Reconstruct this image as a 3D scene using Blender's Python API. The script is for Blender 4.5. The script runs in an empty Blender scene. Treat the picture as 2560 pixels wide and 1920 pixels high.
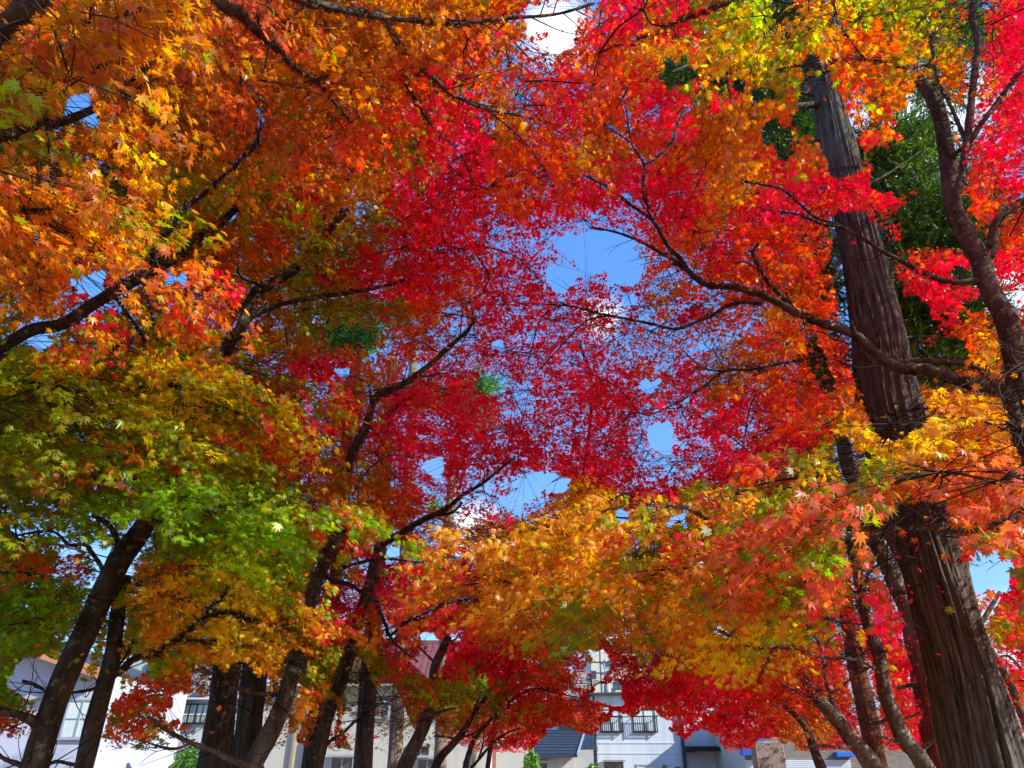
import bpy, bmesh, math, random
import numpy as np
from mathutils import Vector, noise

# ------------------------------------------------------------------ camera
sc = bpy.context.scene
FPX = 1760.0                       # focal length in photograph pixels (2560 wide)
TH = math.radians(27.9)            # camera pitched up
EYE = np.array([0.0, 0.0, 1.6])
cd = bpy.data.cameras.new("camera"); cam = bpy.data.objects.new("camera", cd)
sc.collection.objects.link(cam)
cam.location = EYE; cam.rotation_euler = (math.pi/2+TH, 0, 0)
cd.sensor_fit = 'HORIZONTAL'; cd.sensor_width = 36.0; cd.lens = 36.0*FPX/2560
cd.clip_start = 0.05; cd.clip_end = 3000
sc.camera = cam
# ------------------------------------------------------------------ light
SUN_AZ, SUN_EL = math.radians(116), math.radians(31)   # azimuth clockwise from +Y (view direction)
sdir = Vector((math.sin(SUN_AZ)*math.cos(SUN_EL), math.cos(SUN_AZ)*math.cos(SUN_EL), math.sin(SUN_EL)))
ld = bpy.data.lights.new("sun", 'SUN'); ld.energy = 3.2; ld.angle = math.radians(0.5); ld.color = (1.0, .94, .84)
lo = bpy.data.objects.new("sun", ld); sc.collection.objects.link(lo)
lo.rotation_euler = sdir.to_track_quat('Z', 'Y').to_euler()
w = bpy.data.worlds.new("World"); sc.world = w; w.use_nodes = True
nt = w.node_tree; nt.nodes.clear()
N = nt.nodes.new; L = nt.links.new
out = N('ShaderNodeOutputWorld'); bg = N('ShaderNodeBackground'); bg.inputs[1].default_value = .15
sky = N('ShaderNodeTexSky'); sky.sky_type = 'NISHITA'; sky.sun_disc = False
sky.sun_elevation = SUN_EL; sky.sun_rotation = SUN_AZ
sky.air_density = 1.0; sky.dust_density = .3; sky.ozone_density = 2.5
geo = N('ShaderNodeTexCoord')
nz = N('ShaderNodeTexNoise'); nz.inputs['Scale'].default_value = 3.2; nz.inputs['Detail'].default_value = 8; nz.inputs['Roughness'].default_value = .55
mp = N('ShaderNodeMapping'); mp.inputs['Scale'].default_value = (1, 1, 1.9)
L(geo.outputs['Generated'], mp.inputs[0]); L(mp.outputs[0], nz.inputs['Vector'])
def pix_dir(px, py):
    dx = (px-1280)/FPX; dy = (960-py)/FPX
    d = Vector((dx, math.cos(TH)-dy*math.sin(TH), math.sin(TH)+dy*math.cos(TH)))
    return d.normalized()
cur = None                         # banks of bright cloud in a few directions
for px, py, rad in [(1400, 90, .055), (2330, 300, .11), (1500, 800, .04), (2440, 700, .07), (2540, 1580, .05),
                    (1180, 1330, .04), (1500, 1560, .04), (700, -100, .12)]:
    d = pix_dir(px, py)
    dp = N('ShaderNodeVectorMath'); dp.operation = 'DISTANCE'; dp.inputs[1].default_value = d
    L(geo.outputs['Generated'], dp.inputs[0])
    mr = N('ShaderNodeMapRange'); mr.interpolation_type = 'SMOOTHSTEP'
    mr.inputs[1].default_value = rad*1.7; mr.inputs[2].default_value = 0
    L(dp.outputs['Value'], mr.inputs[0])
    if cur is None: cur = mr.outputs[0]
    else:
        mx = N('ShaderNodeMath'); mx.operation = 'MAXIMUM'; L(cur, mx.inputs[0]); L(mr.outputs[0], mx.inputs[1]); cur = mx.outputs[0]
ad = N('ShaderNodeMath'); ad.operation = 'MULTIPLY_ADD'; ad.inputs[1].default_value = .5
L(cur, ad.inputs[0]); L(nz.outputs['Fac'], ad.inputs[2])
cr = N('ShaderNodeMapRange'); cr.interpolation_type = 'SMOOTHSTEP'; cr.inputs[1].default_value = .6; cr.inputs[2].default_value = 1.12
L(ad.outputs[0], cr.inputs[0])
hs = N('ShaderNodeHueSaturation'); hs.inputs['Saturation'].default_value = 1.12; hs.inputs['Value'].default_value = 1.5
L(sky.outputs[0], hs.inputs['Color'])
mixc = N('ShaderNodeMixRGB'); mixc.inputs[2].default_value = (5.6, 5.8, 6.1, 1)
L(cr.outputs[0], mixc.inputs[0]); sz_ = N('ShaderNodeSeparateXYZ'); L(geo.outputs['Generated'], sz_.inputs[0])
rp = N('ShaderNodeValToRGB'); rp.color_ramp.elements[0].position = 0; rp.color_ramp.elements[0].color = (.19, .42, .88, 1)
rp.color_ramp.elements[1].position = .75; rp.color_ramp.elements[1].color = (.075, .28, .88, 1)
L(sz_.outputs['Z'], rp.inputs[0])
sc4 = N('ShaderNodeMixRGB'); sc4.blend_type = 'MULTIPLY'; sc4.inputs[0].default_value = 1; sc4.inputs[2].default_value = (3.1, 3.25, 3.35, 1); L(rp.outputs[0], sc4.inputs[1])
mz = N('ShaderNodeMixRGB'); mz.inputs[0].default_value = .75; L(hs.outputs[0], mz.inputs[1]); L(sc4.outputs[0], mz.inputs[2])
L(mz.outputs[0], mixc.inputs[1]); L(mixc.outputs[0], bg.inputs[0]); L(bg.outputs[0], out.inputs[0])
sc.view_settings.view_transform = 'Standard'; sc.view_settings.look = 'None'
sc.view_settings.exposure = 1.15; sc.view_settings.gamma = 1
sc.render.engine = 'CYCLES'
cy = sc.cycles
cy.max_bounces = 14; cy.diffuse_bounces = 12; cy.transmission_bounces = 12; cy.glossy_bounces = 2; cy.transparent_max_bounces = 6
cy.use_denoising = True; cy.use_adaptive_sampling = True; cy.adaptive_threshold = .02
cy.caustics_reflective = False; cy.caustics_refractive = False
try: cy.denoiser = 'OPENIMAGEDENOISE'; cy.denoising_input_passes = 'RGB_ALBEDO_NORMAL'
except Exception: pass

rng = np.random.default_rng(7); random.seed(7)
col = sc.collection

# ------------------------------------------------------------------ helpers
def dirs(px, py):
    dx = (np.asarray(px, float)-1280)/FPX; dy = (960-np.asarray(py, float))/FPX
    return np.stack([dx, math.cos(TH)-dy*math.sin(TH), math.sin(TH)+dy*math.cos(TH)], -1)
def atY(px, py, Y):                # point seen at a pixel, Y metres ahead
    d = dirs(px, py); return EYE + d*(np.asarray(Y, float)/d[..., 1])[..., None]
def atD(px, py, D):                # point seen at a pixel, D metres from the eye
    d = dirs(px, py); d = d/np.linalg.norm(d, axis=-1, keepdims=True); return EYE + d*np.asarray(D, float)[..., None]
def project(P):
    Q = np.asarray(P)-EYE
    x = Q[..., 0]; z = Q[..., 1]*math.cos(TH)+Q[..., 2]*math.sin(TH); y = -Q[..., 1]*math.sin(TH)+Q[..., 2]*math.cos(TH)
    z = np.maximum(z, .05)
    return 1280+FPX*x/z, 960-FPX*y/z, z
def srgb(r, g, b):
    f = lambda c: ((c/255+.055)/1.055)**2.4 if c/255 > .04045 else c/255/12.92
    return (f(r), f(g), f(b), 1.0)
def tag(o, label=None, cat=None, group=None, kind=None):
    if label: o['label'] = label
    if cat: o['category'] = cat
    if group: o['group'] = group
    if kind: o['kind'] = kind
    return o
def empty(name, loc, label, cat, group=None):
    o = bpy.data.objects.new(name, None); col.objects.link(o); o.location = loc
    o.empty_display_size = .2
    return tag(o, label, cat, group)
def link_mesh(name, me, mat, parent=None, smooth=False):
    o = bpy.data.objects.new(name, me); col.objects.link(o)
    if mat: me.materials.append(mat)
    if parent is not None:
        o.parent = parent; o.location = -Vector(parent.location)
    if smooth: me.shade_smooth()
    return o
def np_mesh(name, V, faces_flat, nper, colors=None):
    """V (n,3); faces all with nper vertices"""
    me = bpy.data.meshes.new(name); nf = len(faces_flat)//nper
    me.vertices.add(len(V)); me.vertices.foreach_set('co', np.ascontiguousarray(V, np.float32).ravel())
    me.loops.add(len(faces_flat)); me.loops.foreach_set('vertex_index', np.ascontiguousarray(faces_flat, np.int32))
    me.polygons.add(nf); me.polygons.foreach_set('loop_start', np.arange(0, nf*nper, nper, dtype=np.int32))
    me.update(calc_edges=True)
    if colors is not None:
        a = me.color_attributes.new('Col', 'FLOAT_COLOR', 'POINT'); a.data.foreach_set('color', np.ascontiguousarray(colors, np.float32).ravel())
    return me

# ------------------------------------------------------------------ materials
def newmat(name):
    m = bpy.data.materials.new(name); m.use_nodes = True; n = m.node_tree; n.nodes.clear()
    o = n.nodes.new('ShaderNodeOutputMaterial'); return m, n, o
def plain(name, rgb, rough=.7, var=.12, scale=3.0, bump=0.0, bscale=40, metal=0.0, stretch=(1, 1, 1), spec=.3):
    m, n, o = newmat(name); P = n.nodes.new('ShaderNodeBsdfPrincipled')
    tc = n.nodes.new('ShaderNodeTexCoord'); mpp = n.nodes.new('ShaderNodeMapping'); mpp.inputs['Scale'].default_value = stretch
    n.links.new(tc.outputs['Object'], mpp.inputs[0])
    t = n.nodes.new('ShaderNodeTexNoise'); t.inputs['Scale'].default_value = scale; t.inputs['Detail'].default_value = 8
    n.links.new(mpp.outputs[0], t.inputs['Vector'])
    r = n.nodes.new('ShaderNodeValToRGB'); c = rgb
    r.color_ramp.elements[0].position = .3; r.color_ramp.elements[1].position = .7
    r.color_ramp.elements[0].color = (c[0]*(1-var), c[1]*(1-var), c[2]*(1-var), 1)
    r.color_ramp.elements[1].color = (min(1, c[0]*(1+var)), min(1, c[1]*(1+var)), min(1, c[2]*(1+var)), 1)
    n.links.new(t.outputs['Fac'], r.inputs[0]); n.links.new(r.outputs[0], P.inputs['Base Color'])
    P.inputs['Roughness'].default_value = rough; P.inputs['Metallic'].default_value = metal
    P.inputs['Specular IOR Level'].default_value = spec
    if bump:
        t2 = n.nodes.new('ShaderNodeTexNoise'); t2.inputs['Scale'].default_value = bscale; t2.inputs['Detail'].default_value = 6
        n.links.new(mpp.outputs[0], t2.inputs['Vector'])
        b = n.nodes.new('ShaderNodeBump'); b.inputs['Strength'].default_value = bump; b.inputs['Distance'].default_value = .02
        n.links.new(t2.outputs['Fac'], b.inputs['Height']); n.links.new(b.outputs[0], P.inputs['Normal'])
    n.links.new(P.outputs[0], o.inputs[0]); return m
def leaf_mat(name, trans=.55, gloss=.07):
    m, n, o = newmat(name)
    a = n.nodes.new('ShaderNodeAttribute'); a.attribute_name = 'Col'
    d = n.nodes.new('ShaderNodeBsdfDiffuse'); t = n.nodes.new('ShaderNodeBsdfTranslucent')
    hv = n.nodes.new('ShaderNodeHueSaturation'); hv.inputs['Saturation'].default_value = 1.1; hv.inputs['Value'].default_value = 1.5
    n.links.new(a.outputs['Color'], d.inputs[0]); n.links.new(a.outputs['Color'], hv.inputs['Color']); n.links.new(hv.outputs[0], t.inputs[0])
    mx = n.nodes.new('ShaderNodeMixShader'); mx.inputs[0].default_value = trans
    n.links.new(d.outputs[0], mx.inputs[1]); n.links.new(t.outputs[0], mx.inputs[2])
    g = n.nodes.new('ShaderNodeBsdfGlossy'); g.inputs['Roughness'].default_value = .38; g.inputs[0].default_value = (1, 1, 1, 1)
    mg = n.nodes.new('ShaderNodeMixShader'); mg.inputs[0].default_value = gloss
    n.links.new(mx.outputs[0], mg.inputs[1]); n.links.new(g.outputs[0], mg.inputs[2])
    n.links.new(mg.outputs[0], o.inputs[0]); return m
def bark_mat(name, c1, c2, lichen=None, sc1=8, stretch=(1, 1, .25), bump=.8, dist=.03):
    m, n, o = newmat(name); P = n.nodes.new('ShaderNodeBsdfPrincipled'); P.inputs['Roughness'].default_value = .9
    P.inputs['Specular IOR Level'].default_value = .15
    tc = n.nodes.new('ShaderNodeTexCoord'); mpp = n.nodes.new('ShaderNodeMapping'); mpp.inputs['Scale'].default_value = stretch
    n.links.new(tc.outputs['Object'], mpp.inputs[0])
    t = n.nodes.new('ShaderNodeTexNoise'); t.inputs['Scale'].default_value = sc1; t.inputs['Detail'].default_value = 9; t.inputs['Roughness'].default_value = .65
    n.links.new(mpp.outputs[0], t.inputs['Vector'])
    r = n.nodes.new('ShaderNodeValToRGB'); r.color_ramp.elements[0].position = .36; r.color_ramp.elements[1].position = .66
    r.color_ramp.elements[0].color = c1; r.color_ramp.elements[1].color = c2
    n.links.new(t.outputs['Fac'], r.inputs[0]); src = r.outputs[0]
    if lichen:
        l2 = n.nodes.new('ShaderNodeTexNoise'); l2.inputs['Scale'].default_value = 19; l2.inputs['Detail'].default_value = 5
        n.links.new(tc.outputs['Object'], l2.inputs['Vector'])
        r2 = n.nodes.new('ShaderNodeMapRange'); r2.inputs[1].default_value = .58; r2.inputs[2].default_value = .66
        n.links.new(l2.outputs['Fac'], r2.inputs[0])
        mx = n.nodes.new('ShaderNodeMixRGB'); n.links.new(r2.outputs[0], mx.inputs[0]); n.links.new(src, mx.inputs[1]); mx.inputs[2].default_value = lichen
        src = mx.outputs[0]
    n.links.new(src, P.inputs['Base Color'])
    b = n.nodes.new('ShaderNodeBump'); b.inputs['Strength'].default_value = bump; b.inputs['Distance'].default_value = dist
    n.links.new(t.outputs['Fac'], b.inputs['Height']); n.links.new(b.outputs[0], P.inputs['Normal'])
    n.links.new(P.outputs[0], o.inputs[0]); return m
MAPLE_LEAF = leaf_mat('maple_leaf', .63, .025)
CEDAR_LEAF = leaf_mat('cedar_leaf', .3, .05)
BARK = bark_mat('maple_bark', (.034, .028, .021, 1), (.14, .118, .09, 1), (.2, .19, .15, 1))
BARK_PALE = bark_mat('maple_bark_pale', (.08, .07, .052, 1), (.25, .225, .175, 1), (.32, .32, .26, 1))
TWIG = plain('twig_bark', (.028, .019, .015), .85, .3, 20)
CEDAR_BARK = bark_mat('cedar_bark', (.034, .031, .025, 1), (.21, .195, .155, 1), (.12, .13, .085, 1), 26, (1, 1, .045), 1.0, .05)
CEDAR_BARK_GREY = bark_mat('cedar_bark_grey', (.045, .036, .028, 1), (.22, .18, .14, 1), (.2, .19, .15, 1), 30, (1, 1, .045), 1.0, .05)
CEDAR_BARK_RED = bark_mat('cedar_bark_red', (.06, .025, .015, 1), (.28, .13, .07, 1), None, 30, (1, 1, .045), 1.0, .05)
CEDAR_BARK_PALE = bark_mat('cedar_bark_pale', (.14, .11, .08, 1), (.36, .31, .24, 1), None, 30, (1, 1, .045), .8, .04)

# ------------------------------------------------------------------ tubes
def catmull(P, n):
    P = np.asarray(P, float); Q = np.vstack([2*P[0]-P[1], P, 2*P[-1]-P[-2]]); outp = []
    for i in range(1, len(Q)-2):
        p0, p1, p2, p3 = Q[i-1], Q[i], Q[i+1], Q[i+2]
        for k in range(n):
            t = k/n
            outp.append(.5*((2*p1)+(-p0+p2)*t+(2*p0-5*p1+4*p2-p3)*t*t+(-p0+3*p1-3*p2+p3)*t**3))
    outp.append(Q[-2]); return np.array(outp)
def tube(P, R, sides=14, rough=.06, seed=0, nfreq=6.0, ridge=0.0, nr=22):
    """P (n,3), R (n,) -> verts, quads; closed ends by fan-less caps"""
    P = np.asarray(P); n = len(P); T = np.gradient(P, axis=0); T /= np.linalg.norm(T, axis=1, keepdims=True)+1e-9
    u = np.cross(T[0], [0, 1, 0.01]);
    if np.linalg.norm(u) < .1: u = np.cross(T[0], [1, 0, 0])
    u /= np.linalg.norm(u); V = []; ang = np.linspace(0, 2*math.pi, sides, endpoint=False)
    for i in range(n):
        u = u-T[i]*np.dot(u, T[i]); u /= np.linalg.norm(u); v = np.cross(T[i], u)
        rr = np.full(sides, R[i])
        if rough:
            for k in range(sides):
                q = P[i]+R[i]*(math.cos(ang[k])*u+math.sin(ang[k])*v)
                rr[k] *= 1+rough*2*noise.noise(Vector((q[0]*nfreq+seed, q[1]*nfreq, q[2]*nfreq*.5)))
                if ridge:
                    a = ang[k]+.35*noise.noise(Vector((seed, P[i][2]*.6, 1.0)))
                    rr[k] *= 1+ridge*noise.noise(Vector((math.cos(a)*nr*.32, math.sin(a)*nr*.32, P[i][2]*.55+seed)))
        V.append(P[i]+rr[:, None]*(np.cos(ang)[:, None]*u+np.sin(ang)[:, None]*v))
    V = np.concatenate(V); F = []
    i, k = np.meshgrid(np.arange(n-1), np.arange(sides), indexing='ij'); k2 = (k+1) % sides
    F = np.stack([i*sides+k, i*sides+k2, (i+1)*sides+k2, (i+1)*sides+k], -1).reshape(-1)
    return V, F
class Quads:
    def __init__(s): s.V = []; s.F = []; s.n = 0
    def add(s, V, F): s.V.append(V); s.F.append(np.asarray(F)+s.n); s.n += len(V)
    def build(s, name, mat, parent=None, smooth=True):
        if not s.V: return None
        return link_mesh(name, np_mesh(name, np.concatenate(s.V), np.concatenate(s.F), 4), mat, parent, smooth)

CLEAR = []      # (px, py, width, distance) of limbs that the photograph shows in front of the leaves
def limb_points(pts, Y0, Y1, w0, w1, step=5, clear=True, hidden=()):
    px = [p[0] for p in pts]; py = [p[1] for p in pts]; n = len(pts); t = np.linspace(0, 1, n)
    P = atY(np.array(px), np.array(py), Y0+(Y1-Y0)*t)
    C = catmull(P, step); tt = np.linspace(0, 1, len(C)); W = w0+(w1-w0)*tt if not isinstance(w0, list) else np.interp(tt, t, w0)
    qx, qy, qz = project(C); R = W/2*qz/FPX
    if clear:
        for a, b, c, ww in zip(qx, qy, np.linalg.norm(C-EYE, axis=1), W):
            if not any(h[0] <= a <= h[2] and h[1] <= b <= h[3] for h in hidden) and (ww > 40 or noise.noise(Vector((a*.016, b*.016, 3.7))) > -.42): CLEAR.append((a, b, ww, c))
    return C, R
TREES = []
class Maple:
    def __init__(s, name, pts, Y, w, label, mat=None, group='red maples in the grove', hidden=(), root=None, clear=True):
        s.mat = mat or BARK
        C, R = limb_points(pts, Y[0], Y[1], w if isinstance(w, list) else w[0], w[1], 6, clear, hidden)
        if root is not None:
            rt = np.array(root, float); m = C[0]; ex = catmull([rt, rt+(m-rt)*np.array([.25, .25, .45]), rt+(m-rt)*np.array([.6, .6, .85]), m], 6)[:-1]
            C = np.vstack([ex, C]); R = np.concatenate([np.linspace(.16, R[0], len(ex)), R])
        elif C[0][2] > 0:
            d = C[0]-C[4]; d = d/abs(d[2]) if abs(d[2]) > .05 else np.array([0, 0, -1.0]); d[:2] = np.clip(d[:2], -.5, .5)
            h = C[0][2]; ex = [C[0]+d*h*k for k in (1.03, .97, .85, .6, .3)]
            C = np.vstack([ex, C]); R = np.concatenate([[R[0]*1.7, R[0]*1.45, R[0]*1.22, R[0]*1.08, R[0]], R])
        s.base = Vector((C[0][0], C[0][1], 0)); s.e = empty(name, s.base, label, 'tree', group)
        q = Quads(); q.add(*tube(C, R, 18, .07, seed=len(TREES)*3.1)); q.build('trunk', s.mat, s.e)
        s.nodes = [C[len(C)//3:]]; s.nr = [R[len(R)//3:]]; s.twigs = Quads(); s.leafbuf = []; TREES.append(s)
        s.crown_name = 'crown'
    def limb(s, pts, Y, w, clear=True, hidden=(), name='branch', mat=None):
        w = [x*.84 for x in w]; C, R = limb_points(pts, Y[0], Y[1], w if len(w) > 2 else w[0], w[1], 5, clear, hidden)
        q = Quads(); q.add(*tube(C, R*(1+.12*np.sin(np.arange(len(C))*2.3+len(C))), 12, .12, seed=len(s.nodes)*1.7, nfreq=9)); q.build(name, mat or s.mat, s.e)
        r_ = np.random.default_rng(len(C)*7+len(s.nodes)); i = 2
        while i < len(C)-1:          # little side shoots
            d = C[i+1]-C[i]; d /= np.linalg.norm(d)+1e-9; v = r_.normal(0, 1, 3); v -= d*np.dot(v, d); v /= np.linalg.norm(v); v = v*.8+d*.6; v[2] += .25; ln = r_.uniform(.18, .6)
            b = C[i]+v*ln*.5+r_.normal(0, .03, 3); e_ = C[i]+v*ln+r_.normal(0, .06, 3); rr = min(R[i]*.45, r_.uniform(.003, .009))
            s.twigs.add(*tube(catmull([C[i], b, e_], 3), np.linspace(rr, .0015, 7), 5, 0))
            if ln > .35: v2 = v+r_.normal(0, .5, 3); s.twigs.add(*tube(catmull([b, b+v2*ln*.25, b+v2*ln*.5+r_.normal(0, .03, 3)], 2), np.linspace(rr*.6, .001, 5), 4, 0))
            i += int(r_.integers(2, 5))
        s.nodes.append(C); s.nr.append(R); return s

# ------------------------------------------------------------------ maples (traced from the photograph, each at its own distance)
A = Maple('maple_tree', [(88,1925),(115,1820),(150,1720),(200,1610),(250,1500),(300,1400),(350,1330),(392,1255)], (6, 6), [64,62,60,59,58,55,50,40],
          'thick dark maple trunk leaning right at the left edge, forked above the white house', hidden=[(340,1200,460,1320)])
A.limb([(350,1330),(400,1240),(440,1150),(500,1020),(569,869),(605,813),(632,740),(676,710),(736,674),(776,638),(819,577),(859,533)], (6, 5.8), (44, 22), hidden=[(340,890,560,1340)])
A.limb([(600,830),(628,793),(670,772),(716,758),(796,742),(860,733),(960,715),(1010,700)], (5.9, 6.2), (20, 10))
A.limb([(775,640),(790,600),(800,570),(812,545)], (5.8, 5.6), (8, 5)); A.limb([(655,715),(600,690),(596,640)], (5.8, 5.7), (9, 5))
A.limb([(296,1378),(290,1347),(278,1320),(255,1300),(231,1288)], (6, 5.7), (20, 12))
A.limb([(262,1440),(255,1419),(232,1385),(215,1363),(190,1362),(171,1361),(139,1332),(99,1328),(40,1340)], (6, 5.5), (15, 5))
A.limb([(95,1815),(73,1798),(38,1785),(-10,1775)], (6, 5.6), (26, 22)); A.limb([(135,1745),(113,1727),(89,1712),(56,1702)], (6, 5.8), (11, 9))
A.limb([(75,1925),(51,1912),(15,1899),(-15,1880)], (6, 5.8), (14, 12)); A.limb([(165,1736),(180,1732),(228,1724),(255,1712)], (6.2, 6.6), (9, 9))
A.limb([(110,1915),(142,1904),(172,1909),(200,1915)], (6.2, 6.6), (11, 11))
B = Maple('maple_tree', [(207,1925),(225,1850),(245,1770),(265,1700),(280,1640),(290,1570),(300,1500),(312,1440)], (6.8, 6.8), (47, 34),
          'dark knobbly maple standing just right of the leftmost maple, with one long limb reaching right', hidden=[(250,1380,360,1535)])
B.limb([(280,1690),(310,1670),(330,1650),(370,1636),(400,1630),(430,1605),(480,1570),(520,1540),(575,1531),(610,1545),(645,1552)], (6.8, 7.4), (24, 8))
B.limb([(508,1550),(525,1520),(550,1500),(567,1470)], (7.2, 7.3), (10, 5)); B.limb([(440,1603),(480,1600),(540,1602)], (7, 7.5), (7, 4))
B.limb([(290,1670),(315,1640),(330,1605)], (6.8, 7), (9, 6))
C3_ = Maple('maple_tree', [(612,1945),(650,1880),(680,1825),(705,1765),(725,1700),(745,1640),(765,1570),(790,1460),(815,1400),(850,1330)], (8, 8), (52, 28),
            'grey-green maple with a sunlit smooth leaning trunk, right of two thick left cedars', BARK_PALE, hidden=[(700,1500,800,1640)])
C3_.limb([(850,1330),(862,1230),(878,1139),(905,1090),(918,1060),(928,1020),(945,988),(985,972),(1017,955),(1050,930),(1089,900),(1120,870),(1144,849),(1170,825),(1190,790)], (8, 7.5), (32, 10), hidden=[(800,1150,900,1340)], mat=BARK)
C3_.limb([(705,1745),(695,1737),(640,1733),(600,1721),(555,1703)], (8, 7.8), (14, 9))
C3_.limb([(655,1925),(630,1914),(597,1908),(537,1880),(477,1857),(437,1837),(398,1813),(374,1793)], (8, 7.4), (22, 9))
C3_.limb([(480,1858),(437,1872),(400,1866),(370,1857)], (7.5, 7.3), (9, 5)); C3_.limb([(1040,935),(1060,940),(1090,935),(1130,905)], (7.7, 7.6), (10, 4))
C3_.limb([(925,1010),(922,964),(898,948),(860,936)], (8, 7.9), (7, 3)); C3_.limb([(880,1240),(902,1199),(938,1159),(981,1137),(1037,1143)], (8, 7.8), (7, 3))
C3_.limb([(1145,848),(1100,880),(1065,860),(1030,850)], (7.6, 7.8), (5, 3)); C3_.limb([(1150,840),(1155,780),(1150,740)], (7.6, 7.6), (4, 3))
D4 = Maple('maple_tree', [(788,1930),(805,1850),(823,1777),(855,1697),(878,1618),(902,1530),(918,1483),(935,1410),(950,1363)], (9, 9), (36, 24),
           'slim dark maple left of centre forking into long arching limbs over the tiled roof', hidden=[(880,1500,910,1640)])
D4.limb([(950,1363),(990,1340),(1049,1304),(1100,1280),(1128,1262),(1156,1238),(1208,1207),(1248,1175),(1288,1143)], (9, 8.4), (22, 6))
D4.limb([(1045,1306),(1077,1288),(1128,1282),(1156,1255)], (8.9, 8.8), (12, 8))
D4.limb([(815,1443),(850,1425),(880,1412),(934,1399),(978,1397),(1018,1403),(1060,1408)], (8.9, 8.8), (12, 5))
D4.limb([(800,1440),(815,1443),(850,1455),(878,1463),(905,1482)], (8.8, 9), (15, 12))
D4.limb([(812,1860),(830,1850),(860,1830),(886,1805),(920,1780),(952,1760)], (9, 8.8), (11, 6))
D4.limb([(965,1560),(972,1590),(1010,1560),(1069,1530),(1120,1508),(1169,1499),(1200,1500)], (9.4, 9.2), (9, 4))
D4.limb([(940,1500),(975,1590),(1000,1620),(1045,1655)], (9.2, 9.4), (9, 5))
E5 = Maple('maple_tree', [(-420,1500),(-300,1150),(-160,920),(-60,885),(0,869),(80,825),(159,809),(239,757),(326,706),(398,666),(457,634),(497,597),(540,565),(569,541),(600,515)], (3.6, 5.0), [110,80,52,38,31,30,30,29,28,26,24,22,20,18,15],
           'maple reaching in from beyond the left edge with one thick black limb rising diagonally')
E5.limb([(368,680),(385,625),(398,597),(430,570),(450,530),(497,497),(545,450),(589,414),(625,378),(646,350)], (4.75, 5), (15, 9))
E5.limb([(640,360),(652,310),(652,255)], (5, 5), (8, 4)); E5.limb([(284,735),(300,760),(330,800),(350,830),(362,858)], (4.6, 4.7), (10, 6))
E5.limb([(355,700),(370,750),(385,820)], (4.7, 4.8), (7, 5)); E5.limb([(190,600),(160,575),(110,560)], (4.2, 4.2), (9, 5))
F6 = Maple('maple_tree', [(-700,1500),(-500,900),(-260,520),(-120,380),(0,342),(80,318),(159,302),(239,270),(298,231),(338,187),(378,163)], (2.2, 3.3), [120,90,60,38,26,24,22,20,17,15,12],
           'maple beyond the upper left corner with black forking boughs crossing the amber leaves')
F6.limb([(245,268),(290,252),(334,239)], (3.1, 3.2), (12, 8)); F6.limb([(350,222),(375,200),(405,193)], (3.2, 3.3), (10, 7))
F6.limb([(147,125),(175,105),(205,68)], (2.6, 2.7), (9, 6)); F6.limb([(-260,300),(-80,125),(0,68),(60,22),(120,-30)], (1.9, 1.7), (76, 66))
F6.limb([(300,150),(250,170),(215,160)], (3.2, 3.2), (8, 5))
G7 = Maple('maple_tree', [(350,-260),(537,-10),(597,32),(640,75),(676,107),(700,130),(736,167),(796,207),(835,255),(880,310)], (1.9, 3.4), (34, 5),
           'maple overhead at the top edge with thin dark boughs running down toward the centre', root=(-2.2, -1.6, 0))
G7.limb([(350,-260),(600,-70),(756,0),(800,12),(860,24),(910,35),(961,44),(985,90),(1017,139),(1050,170),(1089,199),(1120,230),(1156,250),(1208,270),(1250,280),(1299,286)], (1.9, 3.6), (30, 6))
G7.limb([(958,42),(1000,48),(1049,52),(1110,60),(1168,56),(1230,50),(1287,44),(1350,40),(1407,32),(1486,8)], (2.8, 3.2), (16, 8))
G7.limb([(1208,270),(1272,318),(1327,374),(1370,440)], (3.5, 3.9), (6, 3)); G7.limb([(1012,210),(1033,239),(1050,270),(1077,314),(1100,335),(1128,358),(1160,400),(1190,470)], (3.3, 4), (9, 3))
G7.limb([(1016,136),(1013,165),(1008,192)], (3, 3.1), (9, 8)); G7.limb([(815,175),(790,210),(763,245)], (3.2, 3.3), (5, 4)); G7.limb([(600,35),(625,60),(660,20),(690,-10)], (2.9, 2.9), (6, 5))
G7.limb([(1590,97),(1640,82),(1700,50),(1760,30),(1830,2),(1900,-40)], (3.4, 3.2), (9, 14))
H8 = Maple('maple_tree', [(2760,1940),(2700,1600),(2640,1300),(2580,1130),(2555,1067),(2543,928),(2519,805),(2487,749),(2465,700),(2450,650),(2410,580),(2384,517),(2372,418),(2356,318),(2336,254),(2305,207)], (5.4, 5.6), (66, 30),
           'tall lichen-spotted maple at the right edge with upright limbs beside the green cedar', BARK)
H8.limb([(2388,530),(2392,497),(2408,420),(2416,358),(2425,290),(2432,219),(2440,150),(2444,99),(2430,40),(2438,-20)], (5.5, 5), (22, 18))
H8.limb([(2412,375),(2428,350),(2460,300),(2495,254),(2530,205),(2570,150)], (5.4, 5), (18, 12)); H8.limb([(2376,395),(2395,378),(2412,372)], (5.5, 5.4), (14, 14))
H8.limb([(2412,350),(2408,338),(2390,295),(2368,247),(2350,210),(2336,167),(2330,120),(2328,85)], (5.4, 5.2), (13, 6))
H8.limb([(2355,230),(2368,247)], (5.4, 5.3), (9, 9)); H8.limb([(2450,660),(2472,640),(2482,600),(2490,560),(2535,517),(2575,495)], (5.6, 5.4), (30, 24))
H8.limb([(2445,700),(2400,706),(2356,702),(2297,678),(2257,654),(2209,630),(2177,609),(2098,565),(2042,545),(1994,505),(1954,473),(1899,461),(1851,453)], (5.5, 5.8), (18, 5))
H8.limb([(2105,568),(2050,558),(1994,537),(1940,528),(1891,517)], (5.6, 5.8), (9, 4))
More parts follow.
